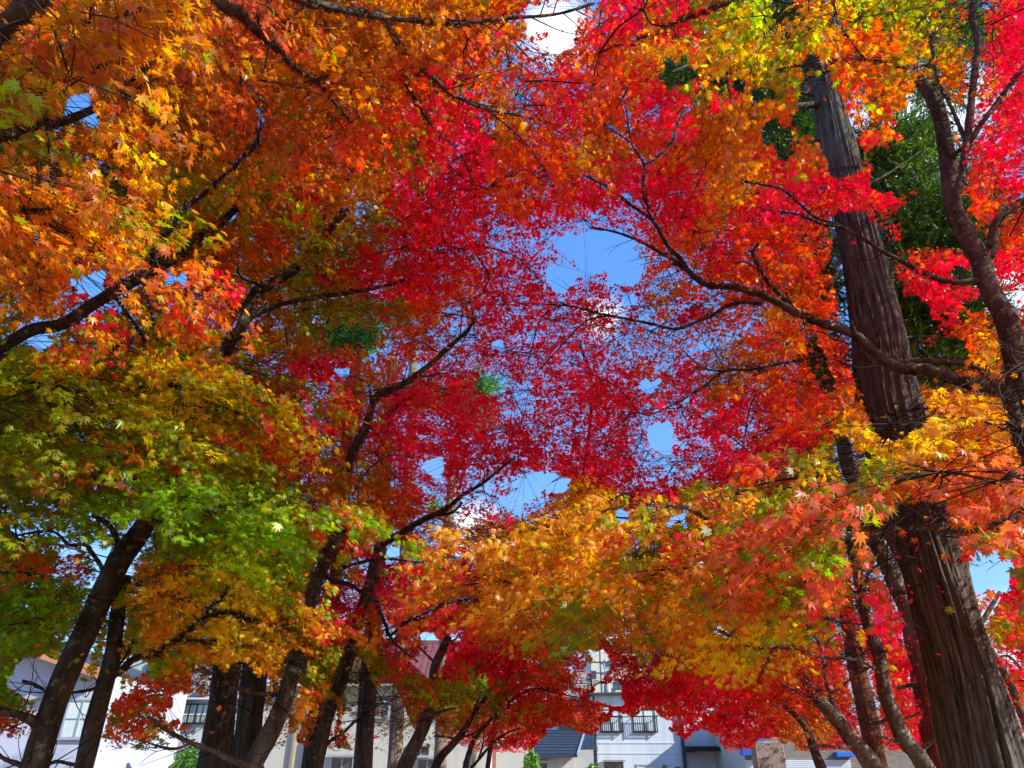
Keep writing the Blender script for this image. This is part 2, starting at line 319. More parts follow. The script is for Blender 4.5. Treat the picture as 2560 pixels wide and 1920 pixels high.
H8.limb([(2336,160),(2300,165),(2269,171),(2220,160),(2177,149),(2098,149),(2030,161),(1986,165),(1950,175)], (5, 4.7), (8, 4)); H8.limb([(2160,150),(2140,120),(2110,80),(2085,45)], (4.9, 4.8), (5, 3))
H8.limb([(2550,1080),(2520,985),(2476,968),(2416,958),(2316,924),(2269,924),(2217,904),(2177,872),(2137,837),(2058,809),(1994,785),(1946,757),(1891,733),(1831,717),(1771,713),(1724,681),(1700,645),(1669,616),(1633,553),(1578,513),(1526,473),(1470,441)], (5.3, 6.2), (40, 6))
H8.limb([(1728,685),(1685,650),(1645,628),(1586,597),(1526,577),(1474,569)], (6, 6.3), (14, 5)); H8.limb([(1622,520),(1610,493),(1608,450),(1610,413),(1595,385),(1578,358),(1570,310),(1566,278),(1560,240),(1578,212)], (6, 5.8), (9, 3))
H8.limb([(1610,413),(1640,395),(1677,358),(1690,320),(1705,286),(1745,248)], (5.9, 5.8), (7, 3)); H8.limb([(1633,553),(1645,520),(1665,490),(1710,480)], (6, 6), (5, 3))
H8.limb([(1578,358),(1545,335),(1510,310)], (5.9, 5.8), (4, 2)); H8.limb([(2140,840),(2128,800)], (5.6, 5.6), (14, 8))
H8.limb([(2495,975),(2470,940),(2424,912),(2360,905),(2297,900),(2237,908),(2157,920),(2098,904)], (5.4, 5.8), (20, 7))
H8.limb([(1905,760),(1860,755),(1819,765),(1785,785),(1760,797),(1700,821),(1670,820),(1626,809),(1580,800),(1526,789),(1480,780),(1447,769),(1390,762),(1327,759)], (5.9, 6.6), (13, 4))
H8.limb([(1526,789),(1470,800),(1430,835),(1380,890),(1335,940)], (6.4, 6.8), (6, 3))
H8.limb([(1975,770),(1967,757),(1945,730),(1923,710),(1905,680),(1891,654),(1883,625)], (5.8, 5.9), (18, 10))
H8.limb([(2060,895),(2042,892),(2000,900),(1955,908),(1879,924),(1811,928),(1760,965),(1700,1004),(1620,1040)], (6, 6.8), (10, 4)); H8.limb([(1811,928),(1760,920),(1700,870)], (6.4, 6.7), (6, 3))
H8.limb([(2580,1265),(2560,1280),(2510,1305),(2450,1322),(2380,1326),(2300,1318),(2200,1322),(2160,1318)], (4.4, 4.6), (30, 14))
I9 = Maple('maple_tree', [(2325,1935),(2289,1881),(2265,1857),(2238,1797),(2218,1749),(2206,1690),(2198,1642),(2178,1586),(2158,1515),(2150,1459),(2134,1395),(2120,1340)], (9, 9), (44, 24),
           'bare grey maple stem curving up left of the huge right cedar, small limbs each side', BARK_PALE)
I9.limb([(2165,1590),(2158,1578),(2130,1560),(2102,1554),(2055,1542)], (9, 9), (13, 6)); I9.limb([(2188,1672),(2160,1655),(2118,1646),(2047,1642),(1975,1618),(1919,1622),(1860,1614)], (9, 8.4), (14, 5))
I9.limb([(2152,1465),(2165,1440),(2185,1400),(2200,1370)], (9, 9), (12, 9)); I9.limb([(2155,1475),(2175,1448),(2210,1440)], (9, 9.1), (10, 6))
I9.limb([(1930,1625),(1910,1670),(1895,1705)], (8.6, 8.5), (7, 4)); I9.limb([(2185,1660),(2130,1695),(2085,1730),(2050,1738)], (9, 9.3), (11, 5))
I9.limb([(2295,1885),(2330,1850),(2365,1815)], (9, 8.8), (16, 10)); I9.limb([(2225,1795),(2190,1810),(2170,1815)], (9, 9.2), (10, 5)); I9.limb([(2238,1800),(2280,1790),(2310,1775)], (9, 8.8), (9, 5))
I9.limb([(2260,1865),(2230,1850),(2200,1840),(2170,1830)], (9, 8.9), (10, 5)); I9.limb([(2240,1720),(2290,1710),(2340,1700)], (8.8, 8.6), (14, 9))
J10 = Maple('maple_tree', [(2420,1945),(2385,1800),(2352,1700),(2329,1654),(2289,1554),(2250,1479),(2222,1419),(2194,1359),(2150,1240),(2118,1159),(2094,1032),(2074,968),(2050,920),(2030,850)], (10, 10), (60, 24),
            'mottled maple stem leaning left across the foot of the huge right cedar', BARK_PALE, hidden=[(2130,1180,2190,1350),(2060,960,2120,1100)])
J10.limb([(2094,1130),(2106,1132),(2140,1140),(2170,1142)], (10, 10), (9, 5)); J10.limb([(2118,1159),(2090,1150),(2060,1148)], (10, 10), (7, 4)); J10.limb([(2240,1440),(2255,1432),(2275,1425)], (9.9, 9.9), (7, 4))
K11 = Maple('maple_tree', [(2195,1935),(2158,1881),(2130,1850),(2105,1815),(2079,1785),(2060,1765),(2039,1745),(2020,1715),(2006,1685)], (11, 11), (46, 22),
            'stout broken-topped maple with mottled bark under the orange dome of leaves at lower right', BARK_PALE)
K11.limb([(2095,1800),(2079,1750),(2068,1715),(2063,1678)], (11, 11.2), (16, 12)); K11.limb([(2063,1690),(2055,1640),(2051,1610),(2030,1585),(2019,1565)], (11.2, 11.2), (10, 6))
K11.limb([(2055,1620),(2085,1590),(2110,1580)], (11.2, 11.2), (6, 3)); K11.limb([(2140,1860),(2100,1870),(2060,1862),(2010,1868)], (11, 10.6), (10, 5)); K11.limb([(2050,1755),(2010,1735),(1960,1715)], (11, 11), (8, 4))
K12 = Maple('maple_tree', [(2060,1935),(2045,1900),(2030,1860),(2015,1820),(1990,1790),(1960,1765)], (12, 12), (26, 12),
            'small dark maple stem rising beside the blue shutter, under the orange leaf dome')
M9 = Maple('maple_tree', [(1005,1935),(1025,1885),(1041,1857),(1060,1815),(1075,1770),(1085,1730),(1085,1674),(1109,1618),(1122,1590)], (12, 12), (40, 18),
           'pale maple trunk curving right, left of the fanning thin stems near bottom centre', BARK_PALE, hidden=[(1060,1690,1100,1790)])
M9.limb([(1068,1800),(1100,1780),(1140,1770)], (12, 12.2), (12, 6)); M9.limb([(1090,1660),(1070,1640),(1040,1610)], (12, 12), (9, 5)); M9.limb([(1115,1605),(1135,1600),(1150,1585)], (12, 12), (7, 4))
M10 = Maple('maple_tree', [(1082,1935),(1100,1895),(1124,1869),(1145,1845),(1159,1827),(1175,1800),(1195,1770),(1218,1740)], (11, 11), (22, 9),
            'bundle of thin dark maple stems fanning right from the bottom centre under the lime leaves')
M10.limb([(1160,1935),(1170,1890),(1185,1850),(1205,1825),(1230,1795),(1255,1770)], (11.2, 11.2), (18, 6)); M10.limb([(1140,1850),(1115,1842),(1085,1840)], (11, 11), (8, 5))
M10.limb([(1170,1930),(1200,1895),(1230,1860),(1262,1835),(1300,1820)], (11.4, 11), (9, 4)); M10.limb([(1270,1770),(1275,1755),(1320,1725),(1350,1722),(1400,1735),(1440,1742)], (11.2, 10.8), (7, 3))
M10.limb([(1195,1900),(1205,1870),(1210,1840)], (11.2, 11.1), (6, 4)); M10.limb([(1175,1800),(1190,1762),(1205,1730)], (11, 11), (7, 4)); M10.limb([(1150,1845),(1190,1830),(1240,1785)], (11, 10.8), (7, 4))
M13 = Maple('maple_tree', [(2560,1800),(2520,1700),(2449,1575),(2462,1545),(2476,1519),(2500,1480)], (13, 13), (20, 9),
            'thin maple behind the huge cedar at the right edge, mostly hidden by red leaves')
M13.limb([(2560,1680),(2520,1640),(2480,1650)], (13, 13), (9, 5))
M14 = Maple('maple_tree', [(1215,1945),(1240,1800),(1300,1600),(1380,1420),(1450,1220),(1480,980),(1450,860)], (11.5, 10.5), (12, 7),
            'crimson maple of the middle distance filling the centre, its slim stem hidden by leaves', clear=False)
M14.limb([(1455,1200),(1420,1185),(1380,1205)], (10.2, 10), (6, 3), clear=False)
M14.limb([(1795,1575),(1815,1585),(1835,1600)], (10, 10), (12, 8)); M14.limb([(1620,1262),(1700,1268),(1745,1285),(1765,1300)], (5.2, 5.2), (4, 12))
M15 = Maple('maple_tree', [(1500,-500),(1600,-200),(1650,0),(1660,90)], (2.2, 4.6), (22, 6),
            'crimson and gold maple hanging over the top edge right of centre, stem unseen', clear=False, root=(2.0, -1.8, 0))

CEDLINE_ = []
for x, y, ww, Yc in [(2475,1960,205,7.5),(2465,1915,200,7.5),(2448,1850,190,7.5),(2430,1790,178,7.5),(2413,1720,165,7.5),(2397,1658,150,7.5),(2372,1560,142,7.5),(2347,1459,138,7.5),(2330,1400,134,7.5),
                     (2212,960,120,7.5),(2203,900,118,7.5),(2194,829,112,7.5),(2180,760,104,7.5),(2168,700,95,7.5),(2158,650,88,7.5),(2085,340,70,7.5),(2072,280,66,7.5),(2060,230,50,7.5),
                     (548,1817,70,11),(540,1890,70,11),(552,1770,66,11),(624,1800,58,12),(612,1880,58,12),(628,1750,55,12),(915,1790,40,15),(908,1870,42,15),(916,1730,36,15),(990,1870,32,19),(995,1790,32,19),(1101,1880,24,22),
                     (2175,1830,36,15),(2165,1760,34,15),(2150,1700,32,15),(2134,1618,28,15),(2352,1880,44,12),(2325,1760,40,12),(2300,1650,36,12)]:
    n_ = 9
    if x > 2040 and Yc == 7.5: CEDLINE_.append((x, y, ww*.6))
    for k in range(-n_, n_+1): CLEAR.append((x+k*3, y+k*7, ww*.98, float(np.linalg.norm(atY(np.array([x]), np.array([y]), np.array([Yc]))[0]-EYE))-.35))
# ------------------------------------------------------------------ colour and density of the canopy, sampled over the view
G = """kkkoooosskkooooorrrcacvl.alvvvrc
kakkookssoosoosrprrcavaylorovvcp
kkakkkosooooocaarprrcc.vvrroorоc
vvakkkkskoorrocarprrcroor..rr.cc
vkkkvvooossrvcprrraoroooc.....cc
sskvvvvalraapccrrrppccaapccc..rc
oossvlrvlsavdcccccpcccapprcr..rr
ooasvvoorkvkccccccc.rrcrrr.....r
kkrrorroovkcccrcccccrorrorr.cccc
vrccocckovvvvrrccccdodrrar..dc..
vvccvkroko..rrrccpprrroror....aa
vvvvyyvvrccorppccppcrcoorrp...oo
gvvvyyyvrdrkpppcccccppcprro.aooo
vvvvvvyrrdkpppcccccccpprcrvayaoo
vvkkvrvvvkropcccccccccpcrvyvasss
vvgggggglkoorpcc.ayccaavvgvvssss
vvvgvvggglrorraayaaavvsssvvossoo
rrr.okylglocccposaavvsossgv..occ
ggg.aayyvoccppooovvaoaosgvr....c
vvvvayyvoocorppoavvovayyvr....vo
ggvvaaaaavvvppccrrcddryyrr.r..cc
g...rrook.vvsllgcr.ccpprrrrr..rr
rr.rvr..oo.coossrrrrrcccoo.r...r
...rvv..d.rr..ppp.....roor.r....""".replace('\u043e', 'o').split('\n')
GAP = ["00000000000000014662000092112471","00000000000000136431000021111461","00100000000000234321008210111451","00331100001100122211410118812862",
"04221010001100121121000128888833","04311001011122121111000011118834","00001112011311121123101011138823","00011002111111245789212212888883",
"22423131101111233575441112881123","43652531210001233324443312883488","55541143128823333334544221888822","01100002411222344343343232188811",
"02310000151012235312431221062101","02420002141111111441532210000001","01221110021113111112743110000001","33144100011013568201110000000000",
"45434200000015410002200000000000","13493111211456310005100000188013","23591111124322100001000011299992","13441111113331111124100011888831",
"01842110110052110153200000548834","19995220590010000192201010329962","36942499559511110011263500939995","99932499694499312999996102959999"]
FD = ["3344444444444466","3344444455554556","3455555566666666","3355665566666666","4566667667677666","5566777677766664",
      "4445677777776543","4444577766754333","6654578544433335","6655789755554568","6777779aaaa999ac","877899abbbb999ac"]
for i, r in enumerate(G): assert len(r) == 32, (i, len(r))
for i, r in enumerate(GAP): assert len(r) == 32, (i, len(r))
KEYS = 'koaylgvrcdps'
PAL = {'k': (178, 112, 38), 'o': (210, 136, 42), 'a': (234, 180, 56), 'y': (238, 214, 38), 'l': (182, 216, 42), 'g': (128, 172, 26),  # k is orange with shade put in, s carries sun sheen on leaves
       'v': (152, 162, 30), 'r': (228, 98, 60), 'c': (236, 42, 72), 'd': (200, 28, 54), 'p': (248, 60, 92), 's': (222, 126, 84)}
ALT = {'k': 'ovr', 'o': 'kav', 'a': 'oyo', 'y': 'alv', 'l': 'ygv', 'g': 'vlg', 'v': 'gko', 'r': 'oca', 'c': 'prd', 'd': 'cdc', 'p': 'crp', 's': 'oro', '.': 'rco'}
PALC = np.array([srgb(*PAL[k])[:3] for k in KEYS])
for i, lo_ in ((21, '3'), (22, '4'), (23, '5')):
    G[i] = G[i][:7]+''.join('r' if ch == '.' else ch for ch in G[i][7:14])+G[i][14:]; GAP[i] = GAP[i][:7]+''.join(min(ch, lo_) for ch in GAP[i][7:14])+GAP[i][14:]
for i in range(17, 24):              # red maples stand behind the trunks at lower right
    G[i] = G[i][:25]+''.join('p' if ch == '.' else ch for ch in G[i][25:30])+G[i][30:]; GAP[i] = GAP[i][:24]+''.join(min(ch, '2') for ch in GAP[i][24:30])+GAP[i][30:]
GI = np.array([[KEYS.index(ch) if ch in KEYS else -1 for ch in r] for r in G])
GG = np.array([[int(ch) for ch in r] for r in GAP], float)/10; GG[GI < 0] = np.maximum(GG[GI < 0], .8)
FF = np.array([[int(ch, 16) for ch in r] for r in FD], float)
def bilin(M, px, py, cell):
    x = np.clip(px/cell-.5, 0, M.shape[1]-1.001); y = np.clip(py/cell-.5, 0, M.shape[0]-1.001)
    i = y.astype(int); j = x.astype(int); a = y-i; b = x-j
    return M[i, j]*(1-a)*(1-b)+M[i+1, j]*a*(1-b)+M[i, j+1]*(1-a)*b+M[i+1, j+1]*a*b
def vnoise(px, py, s, seed):       # cheap smooth value noise
    r = np.random.default_rng(seed); T = r.random((64, 64)); x = (px/s) % 62; y = (py/s) % 62
    i = y.astype(int); j = x.astype(int); a = y-i; b = x-j; a = a*a*(3-2*a); b = b*b*(3-2*b)
    return T[i, j]*(1-a)*(1-b)+T[i+1, j]*a*(1-b)+T[i, j+1]*(1-a)*b+T[i+1, j+1]*a*b
HOLES = [(1690,185,50,38),(1945,335,45,38),(2010,275,28,55),(2270,405,90,56),(2220,455,45,40),(2350,530,78,64),(2290,800,60,60),(2300,915,60,42),(2370,890,50,50),(1960,385,25,18),(2440,80,24,30),(1905,240,26,20),
         (1075,1655,50,34),(730,1690,22,30),(660,1700,20,26),(330,1660,40,24),(1850,215,24,20),(1560,660,52,50),(1400,695,44,30),(1500,640,40,30),(195,268,42,36),(235,310,28,20),(225,700,42,32),(100,830,20,50),(1655,1095,32,44),(1350,1203,72,22),(1620,960,30,22),
         (285,1400,60,48),(2470,1430,66,62),(2285,300,44,70),(1230,960,40,34),(1085,1165,26,22),(90,585,20,16),(430,700,26,20),(1395,70,45,70),(1340,55,30,40),(2440,690,60,28),
         (1100,1605,45,18),(1520,1740,40,30),(1590,1850,110,70),(1420,1860,80,40),(1730,1880,90,45),(100,1700,80,60),(200,1800,60,80),(480,1780,60,40),(2250,1060,0,0),(2170,700,46,90),
         (2205,860,55,110),(650,1880,36,40),(1110,1890,50,24),(1930,1890,60,40),(1650,1660,0,0),(175,1380,25,20),(1370,1885,60,25),(1500,1660,28,50),
         (1570,750,26,20),(740,1870,24,40),(1250,860,22,18),(360,1850,0,0),(1555,1290,22,20),(1285,1325,0,0),(1690,1300,26,18),(860,930,24,20),(1030,930,22,18),(920,1500,12,14),(980,1370,30,16)]
def hole_keep(px, py):
    k = np.ones(len(px), bool)
    wx = px+(vnoise(px, py, 22, 5)-.5)*34; wy = py+(vnoise(px, py, 22, 6)-.5)*34
    for hx, hy, rx, ry in HOLES:
        if rx: k &= ((wx-hx)/rx)**2+((wy-hy)/ry)**2 > 1
    return k

def off_trunk(px, py):
    k = np.ones(len(px), bool)
    for x, y, r_ in CEDLINE_: k &= (px-x)**2+(py-y)**2 > r_*r_
    return k
# ---- leaf pads: shallow drooping domes of sprays, filled with individual leaves
LV = {'pos': [], 'dirn': [], 'nrm': [], 'size': [], 'col': [], 'pad': []}
PADC = []; TW = []
def add_pad(px, py, D, R, lam, ck=None, clump=True, dome=.35, ryf=1.0):
    c = atD(px, py, D)
    if c[2] < 1.9: return
    e = math.asin(np.clip((c[2]-EYE[2])/D, -1, 1))
    rpx = R*FPX/D; rypx = (R*ryf*abs(math.sin(e))+dome*R*math.cos(e)*.7)*FPX/D
    area = math.pi*rpx*rypx; ls0 = .047 if D < 5 else .052; lsz = (ls0+.001)*FPX/D
    n = int((1.25+1.5*(1-abs(math.sin(e)))**2)*lam*area/(lsz*lsz*.62*1.3)); n = min(n, 9000)
    if n < 8: return
    ns = max(4, int(n/26)); rr = np.sqrt(rng.random(ns))*R; aa = rng.random(ns)*2*math.pi
    sx, sy = rr*np.cos(aa), rr*np.sin(aa)*ryf; sz = -dome*R*(rr/R)**2*1.0+rng.normal(0, .035, ns)
    tilt = rng.normal(0, .12, 2)
    S = np.stack([sx, sy, sz+sx*tilt[0]+sy*tilt[1]], 1)
    L_ = rng.uniform(.16, .34, ns)*(.7+.3*min(R, 1.2))
    sd = np.stack([np.cos(aa)+rng.normal(0, .5, ns), np.sin(aa)+rng.normal(0, .5, ns), -.25-.5*rr/R+rng.normal(0, .12, ns)], 1); sd /= np.linalg.norm(sd, axis=1, keepdims=True)
    k = rng.integers(0, ns, n); t = rng.random(n); side = rng.choice([-1, 1], n)*rng.uniform(.1, 1, n)
    perp = np.cross(sd[k], [0, 0, 1]); perp /= np.linalg.norm(perp, axis=1, keepdims=True)
    P = c+S[k]+sd[k]*(t*L_[k])[:, None]+perp*(side*.075*(1.15-t*.7))[:, None]+rng.normal(0, .014, (n, 3))
    dn = sd[k]*.8+perp*side[:, None]*.9+rng.normal(0, .35, (n, 3)); dn[:, 2] -= rng.uniform(0, .75, n); dn /= np.linalg.norm(dn, axis=1, keepdims=True)
    nm = np.array([0, 0, 1.0])+rng.normal(0, .42, (n, 3)); nm -= dn*np.sum(nm*dn, 1, keepdims=True); nm /= np.linalg.norm(nm, axis=1, keepdims=True)
    qx, qy, qz = project(P)
    # colour per spray from the canopy colour map, plus leaf variation
    sqx, sqy, _ = project(c+S)
    wx = sqx+rng.normal(0, 13, ns)+(vnoise(sqx, sqy, 60, 11)-.5)*60; wy = sqy+rng.normal(0, 13, ns)+(vnoise(sqx, sqy, 60, 12)-.5)*60
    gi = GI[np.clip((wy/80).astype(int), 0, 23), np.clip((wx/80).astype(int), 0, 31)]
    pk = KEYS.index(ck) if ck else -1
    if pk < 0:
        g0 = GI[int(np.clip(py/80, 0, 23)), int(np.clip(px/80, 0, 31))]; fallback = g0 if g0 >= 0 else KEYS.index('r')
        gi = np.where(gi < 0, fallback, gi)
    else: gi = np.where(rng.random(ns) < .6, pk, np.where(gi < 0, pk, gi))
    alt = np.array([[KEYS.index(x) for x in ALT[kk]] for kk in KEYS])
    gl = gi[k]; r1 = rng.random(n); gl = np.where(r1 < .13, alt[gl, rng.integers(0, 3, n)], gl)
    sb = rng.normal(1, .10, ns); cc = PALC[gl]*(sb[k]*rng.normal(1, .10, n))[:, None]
    cc[:, 1] *= rng.normal(1, .18, n).clip(.5, 1.6)
    # density
    gap = bilin(GG, qx, qy, 80); gap = np.where((qx < -20) | (qx > 2580) | (qy < -20), .25, gap)
    gap = np.clip(gap, 0, 1)**1.08
    want = -np.log(np.maximum(gap*.95+.012, .012))/4.2; want[gap > .62] = 0
    if ck: want = np.maximum(want, .8)
    th = .68*rng.random(ns)[k]+.32*rng.random(n); keep = th < want*1.2
    keep &= hole_keep(qx, qy) & (P[:, 2] > 1.7)
    if keep.sum() < 4: return
    sz = rng.normal(ls0, .0105, n).clip(.024, .078); br = rng.random(n) < .05; cc[br] = cc[br]*np.array([.55, .6, .5])+np.array([.03, .012, .0])
    pid = len(PADC); PADC.append(c+np.array([0, 0, -.02]))
    LV['pos'].append(P[keep]); LV['dirn'].append(dn[keep]); LV['nrm'].append(nm[keep]); LV['size'].append(sz[keep]); LV['col'].append(np.clip(cc[keep], 0.004, .95)); LV['pad'].append(np.full(keep.sum(), pid))
    uu, ct = np.unique(k[keep], return_counts=True); kept = uu[ct >= 6]
    TW.append((pid, c, S[kept], sd[kept], L_[kept], keep.mean() > .12))
# explicit nearer pads: (px, py, distance, radius, lambda, colour)
for a in [(180,600,3.1,.62,2.2,'o'),(60,520,3.0,.45,2,'a'),(300,640,3.2,.4,1.8,'s'),(120,430,3.3,.4,1.2,'s'),
          (480,890,4.6,1.0,2.4,'v'),(420,960,4.4,.85,2.4,'y'),(560,1020,4.4,.5,2,'y'),(120,960,4.2,.9,2,'v'),(640,1230,4.2,.85,2.4,'g'),(380,1200,4.4,.95,2,'g'),(780,1290,4.1,.38,2,'l'),(90,1130,4.4,.7,2,'v'),
          (1500,1290,3.9,.75,2.2,'a'),(1300,1330,4.0,.6,2,'a'),(1250,1450,4.2,.7,1.8,'o'),(1560,1400,3.7,.7,2.2,'a'),(1800,1250,3.4,.55,2.0,'s'),(1720,1420,3.4,.6,2.0,'v'),(1950,1400,3.3,.55,2.0,'o'),(1600,1260,3.8,.5,1.8,'v'),
          (2050,1190,3.4,.55,2,'v'),(2230,1060,3.6,.45,2.3,'a'),(2350,1180,2.8,.6,2.3,'s'),(2500,1200,2.6,.5,2.2,'s'),(2180,1300,2.9,.55,1.8,'v'),(2510,1010,3.4,.32,2,'o'),(2520,850,3.6,.2,2,'o'),
          (2350,1340,3.0,.4,1.2,'s'),(1900,1560,4.2,.6,2,'y'),(2060,1510,4.3,.5,1.8,'v'),
          (1160,1735,10,1.5,1.8,'l'),(1060,1700,10,.9,1.3,'v'),(860,1600,7.5,.9,2,'v'),(920,1680,7.5,.6,2,'v'),(500,1600,6,.8,2,'a'),(600,1680,6.2,.8,2,'o'),(420,1480,5.6,.8,1.8,'a'),
          (1760,1700,10,1.3,2.2,'p'),(1880,1660,10,1.2,2,'r'),(1650,1640,11,1.2,1.8,'d'),(1480,1640,10,1.3,2,'o'),(1330,1560,10,1.3,2,'p'),(1240,1640,10,1.1,2,'p'),(1150,1540,10,1.1,1.8,'r'),(1090,1420,9.5,1.1,1.8,'c'),
          (1280,1800,10,1.2,1.8,'p'),(1330,1860,11,1.0,1.6,'p'),(1400,1720,11,1.3,1.8,'r'),(1060,1800,10,1.1,1.8,'s'),(2000,1560,10,1.4,2,'r'),(2080,1660,12,1.5,2,'p'),(1980,1740,11,1.2,1.8,'r'),(2250,1600,12,1.6,2,'p'),(2260,1780,13,1.6,1.8,'p'),
          (2060,1420,9,1.2,2,'r'),(2230,1480,10,1.1,1.8,'r'),(1800,1790,10,.8,1.6,'c'),(1700,1750,10,1.1,1.8,'r'),(2520,1400,8,1.0,1.8,'c'),(2500,1540,9,1.0,1.8,'r'),(2540,1700,10,1.2,1.8,'o'),(2520,1620,10,.9,1.8,'v'),
          (640,1520,6.5,.9,2,'a'),(700,1560,7,.9,2,'v'),(560,1500,6,.8,2,'y'),(880,1380,8.5,.9,1.8,'r'),(760,1360,7,.7,1.6,'l'),(850,1500,8,.45,1.8,'a'),(1000,1500,9,1.0,1.6,'r'),(60,1700,5.6,.6,1.6,'g'),(120,1550,5.2,.8,1.8,'g'),(60,1430,5.2,.8,1.8,'v'),
          (900,1800,9,.9,1.8,'r'),(860,1870,9,.7,1.6,'r'),(960,1880,9.5,.7,1.6,'r'),(690,1880,8,.4,1.4,'c'),(690,1770,8,.5,1.4,'c'),(300,1760,6.2,.35,1.4,'r'),(420,1745,6,.5,1.8,'r'),(250,1880,6.2,.4,1.2,'o'),(900,1850,9,.8,1.4,'r'),(430,1720,6,.5,1.8,'r'),(480,1850,6.5,.5,1.4,'r'),(60,1800,6,.6,1.4,'r'),(1010,1640,8,.8,1.8,'o'),(1200,1480,8,1.0,1.8,'o'),
          (720,1780,7.4,.42,2,'o'),(2030,1840,9,1.15,2.4,'o'),(1940,1850,9,.6,1.6,'r'),(370,1760,5.4,.38,1.6,'v'),(350,1890,5.4,.4,1.4,'r'),(1640,1780,12,2.2,1.8,'r'),(1530,1820,12,1.0,1.4,'r'),
          (2080,450,6.4,.62,2.4,'c'),(2190,245,5.0,.42,2.2,'o'),(2050,200,5.0,.36,1.6,'o'),(1760,680,6.4,.5,1.4,'r'),(2010,820,6,.55,1.8,'r'),(2340,690,6.8,.7,2,'c'),
          (250,170,3.0,.35,1.8,'a'),(150,230,2.8,.3,1.8,'a'),(60,290,3.2,.4,1.5,'y'),(690,470,5,.42,2,'l'),(880,440,5.4,.5,2,'a'),(1960,90,3.8,.26,1.6,'a'),(2090,30,3.6,.25,1.8,'v')]:
    add_pad(*a)
# canopy layers
def canopy(scale, share, step, rmin, rmax):
    y = -260
    while y < 1960:
        x = -330+rng.random()*step
        while x < 2900:
            px, py = x+rng.normal(0, step*.3), y+rng.normal(0, step*.25)
            D = float(bilin(FF, np.array([px]), np.array([py]), 160)[0])*scale*rng.uniform(.86, 1.16)
            R = rng.uniform(rmin, rmax)*(D/6)**.75
            add_pad(px, py, D, R, share*.9*(1.5 if py > 1240 else .85 if py < 560 else 1.15 if py < 1100 else 1))
            x += step
        y += step*.62
canopy(1.0, 1.0, 150, .45, .85)
canopy(1.45, .9, 120, .5, 1.0)
canopy(2.0, .5, 110, .6, 1.2)
LV = {k: np.concatenate(v) for k, v in LV.items()}
# leaves never hide the limbs that the photograph shows
qx, qy, _ = project(LV['pos']); dist = np.linalg.norm(LV['pos']-EYE, axis=1); keep = np.ones(len(qx), bool); CL = np.array(CLEAR)
rk = rng.random(len(qx)); vr = .72+.56*vnoise(np.maximum(qx+400, 0), np.maximum(qy+400, 0), 42, 21)
order = np.argsort(qx); sx = qx[order]
for a, b, ww, c in CL:
    rad = (ww*.55+8)*(1.0 if ww <= 60 else 1.1); i0, i1 = np.searchsorted(sx, [a-rad, a+rad]); idx = order[i0:i1]
    m = (np.abs(qy[idx]-b) < rad) & (dist[idx] < c+.15) & ((qx[idx]-a)**2+(qy[idx]-b)**2 < (rad*(vr[idx] if ww > 60 else 1))**2) & (rk[idx] < (.996 if ww > 30 else .95))
    keep[idx[m]] = False
LV = {k: v[keep] for k, v in LV.items()}; dist = dist[keep]
open('/tmp/log', 'w').write('leaves %d pads %d' % (len(dist), len(PADC)))
# each pad belongs to the maple whose limbs are nearest
PADC = np.array(PADC)
allN = np.concatenate([np.concatenate(t.nodes) for t in TREES]); own = np.concatenate([np.full(sum(len(x) for x in t.nodes), i) for i, t in enumerate(TREES)])
padown = np.empty(len(PADC), int)
for i, c in enumerate(PADC):
    padown[i] = own[np.argmin(((allN-c)**2).sum(1))]
# twigs: join pads to limbs, then sprays to pads
def twig_tube(q, pts, r0, r1, sides=4):
    pts = np.asarray(pts); R = np.linspace(r0, r1, len(pts)); q.add(*tube(pts, R, sides, 0))
for ti, t in enumerate(TREES):
    ids = np.where(padown == ti)[0]
    if len(ids) == 0: continue
    nodes = np.concatenate(t.nodes); d = np.array([np.sqrt(((nodes-PADC[i])**2).sum(1)).min() for i in ids])
    cur_n = nodes
    for i in ids[np.argsort(d)]:
        c = PADC[i]; dd = ((cur_n-c)**2).sum(1); j = np.argmin(dd); a = cur_n[j]; ln = math.sqrt(dd[j])
        if ln > .05:
            side = np.cross(c-a, [0, 0, 1]); side /= np.linalg.norm(side)+1e-6
            m1 = a+(c-a)*.35+side*rng.normal(0, .08)*ln+np.array([0, 0, .10*ln]); m2 = a+(c-a)*.7+side*rng.normal(0, .08)*ln+np.array([0, 0, .07*ln])
            cu = catmull([a, m1, m2, c], 3); r0 = min(.004+.0045*ln, .014); vx, vy, _ = project(catmull([a, m1, m2, c], 14)); okp = off_trunk(vx, vy) & hole_keep(vx, vy) & (bilin(GG, vx, vy, 80) < .62)
            if okp.all() and TW[i][5]: twig_tube(t.twigs, cu, r0, .003, 5)
            cur_n = np.vstack([cur_n, cu[2:]])
for pid, c, S, sd, L_, okk in TW:
    t = TREES[padown[pid]]
    if not okk: continue
    ccx, ccy, _ = project(c[None]); 
    if not hole_keep(ccx, ccy)[0] or bilin(GG, ccx, ccy, 80)[0] > .6: continue
    step = 2 if len(S) < 60 else 3
    hx, hy, _ = project(c+S+sd*L_[:, None]) if len(S) else (np.zeros(0),)*3; hk = hole_keep(hx, hy) & (bilin(GG, hx, hy, 80) < .6)
    for f_ in (.3, .6, .9):
        if len(S): gx_, gy_, _ = project(c+S*f_); hk &= hole_keep(gx_, gy_) & off_trunk(gx_, gy_)
    for s, d_, l in list(zip(S[hk], sd[hk], L_[hk]))[::step]:
        a = c+s*.25; b = c+s; e = b+d_*l
        if np.linalg.norm(s) < .02: continue
        mid = c+s*.6+np.array([0, 0, .03]); twig_tube(t.twigs, [c, mid, b, e], .0026, .0009, 3)
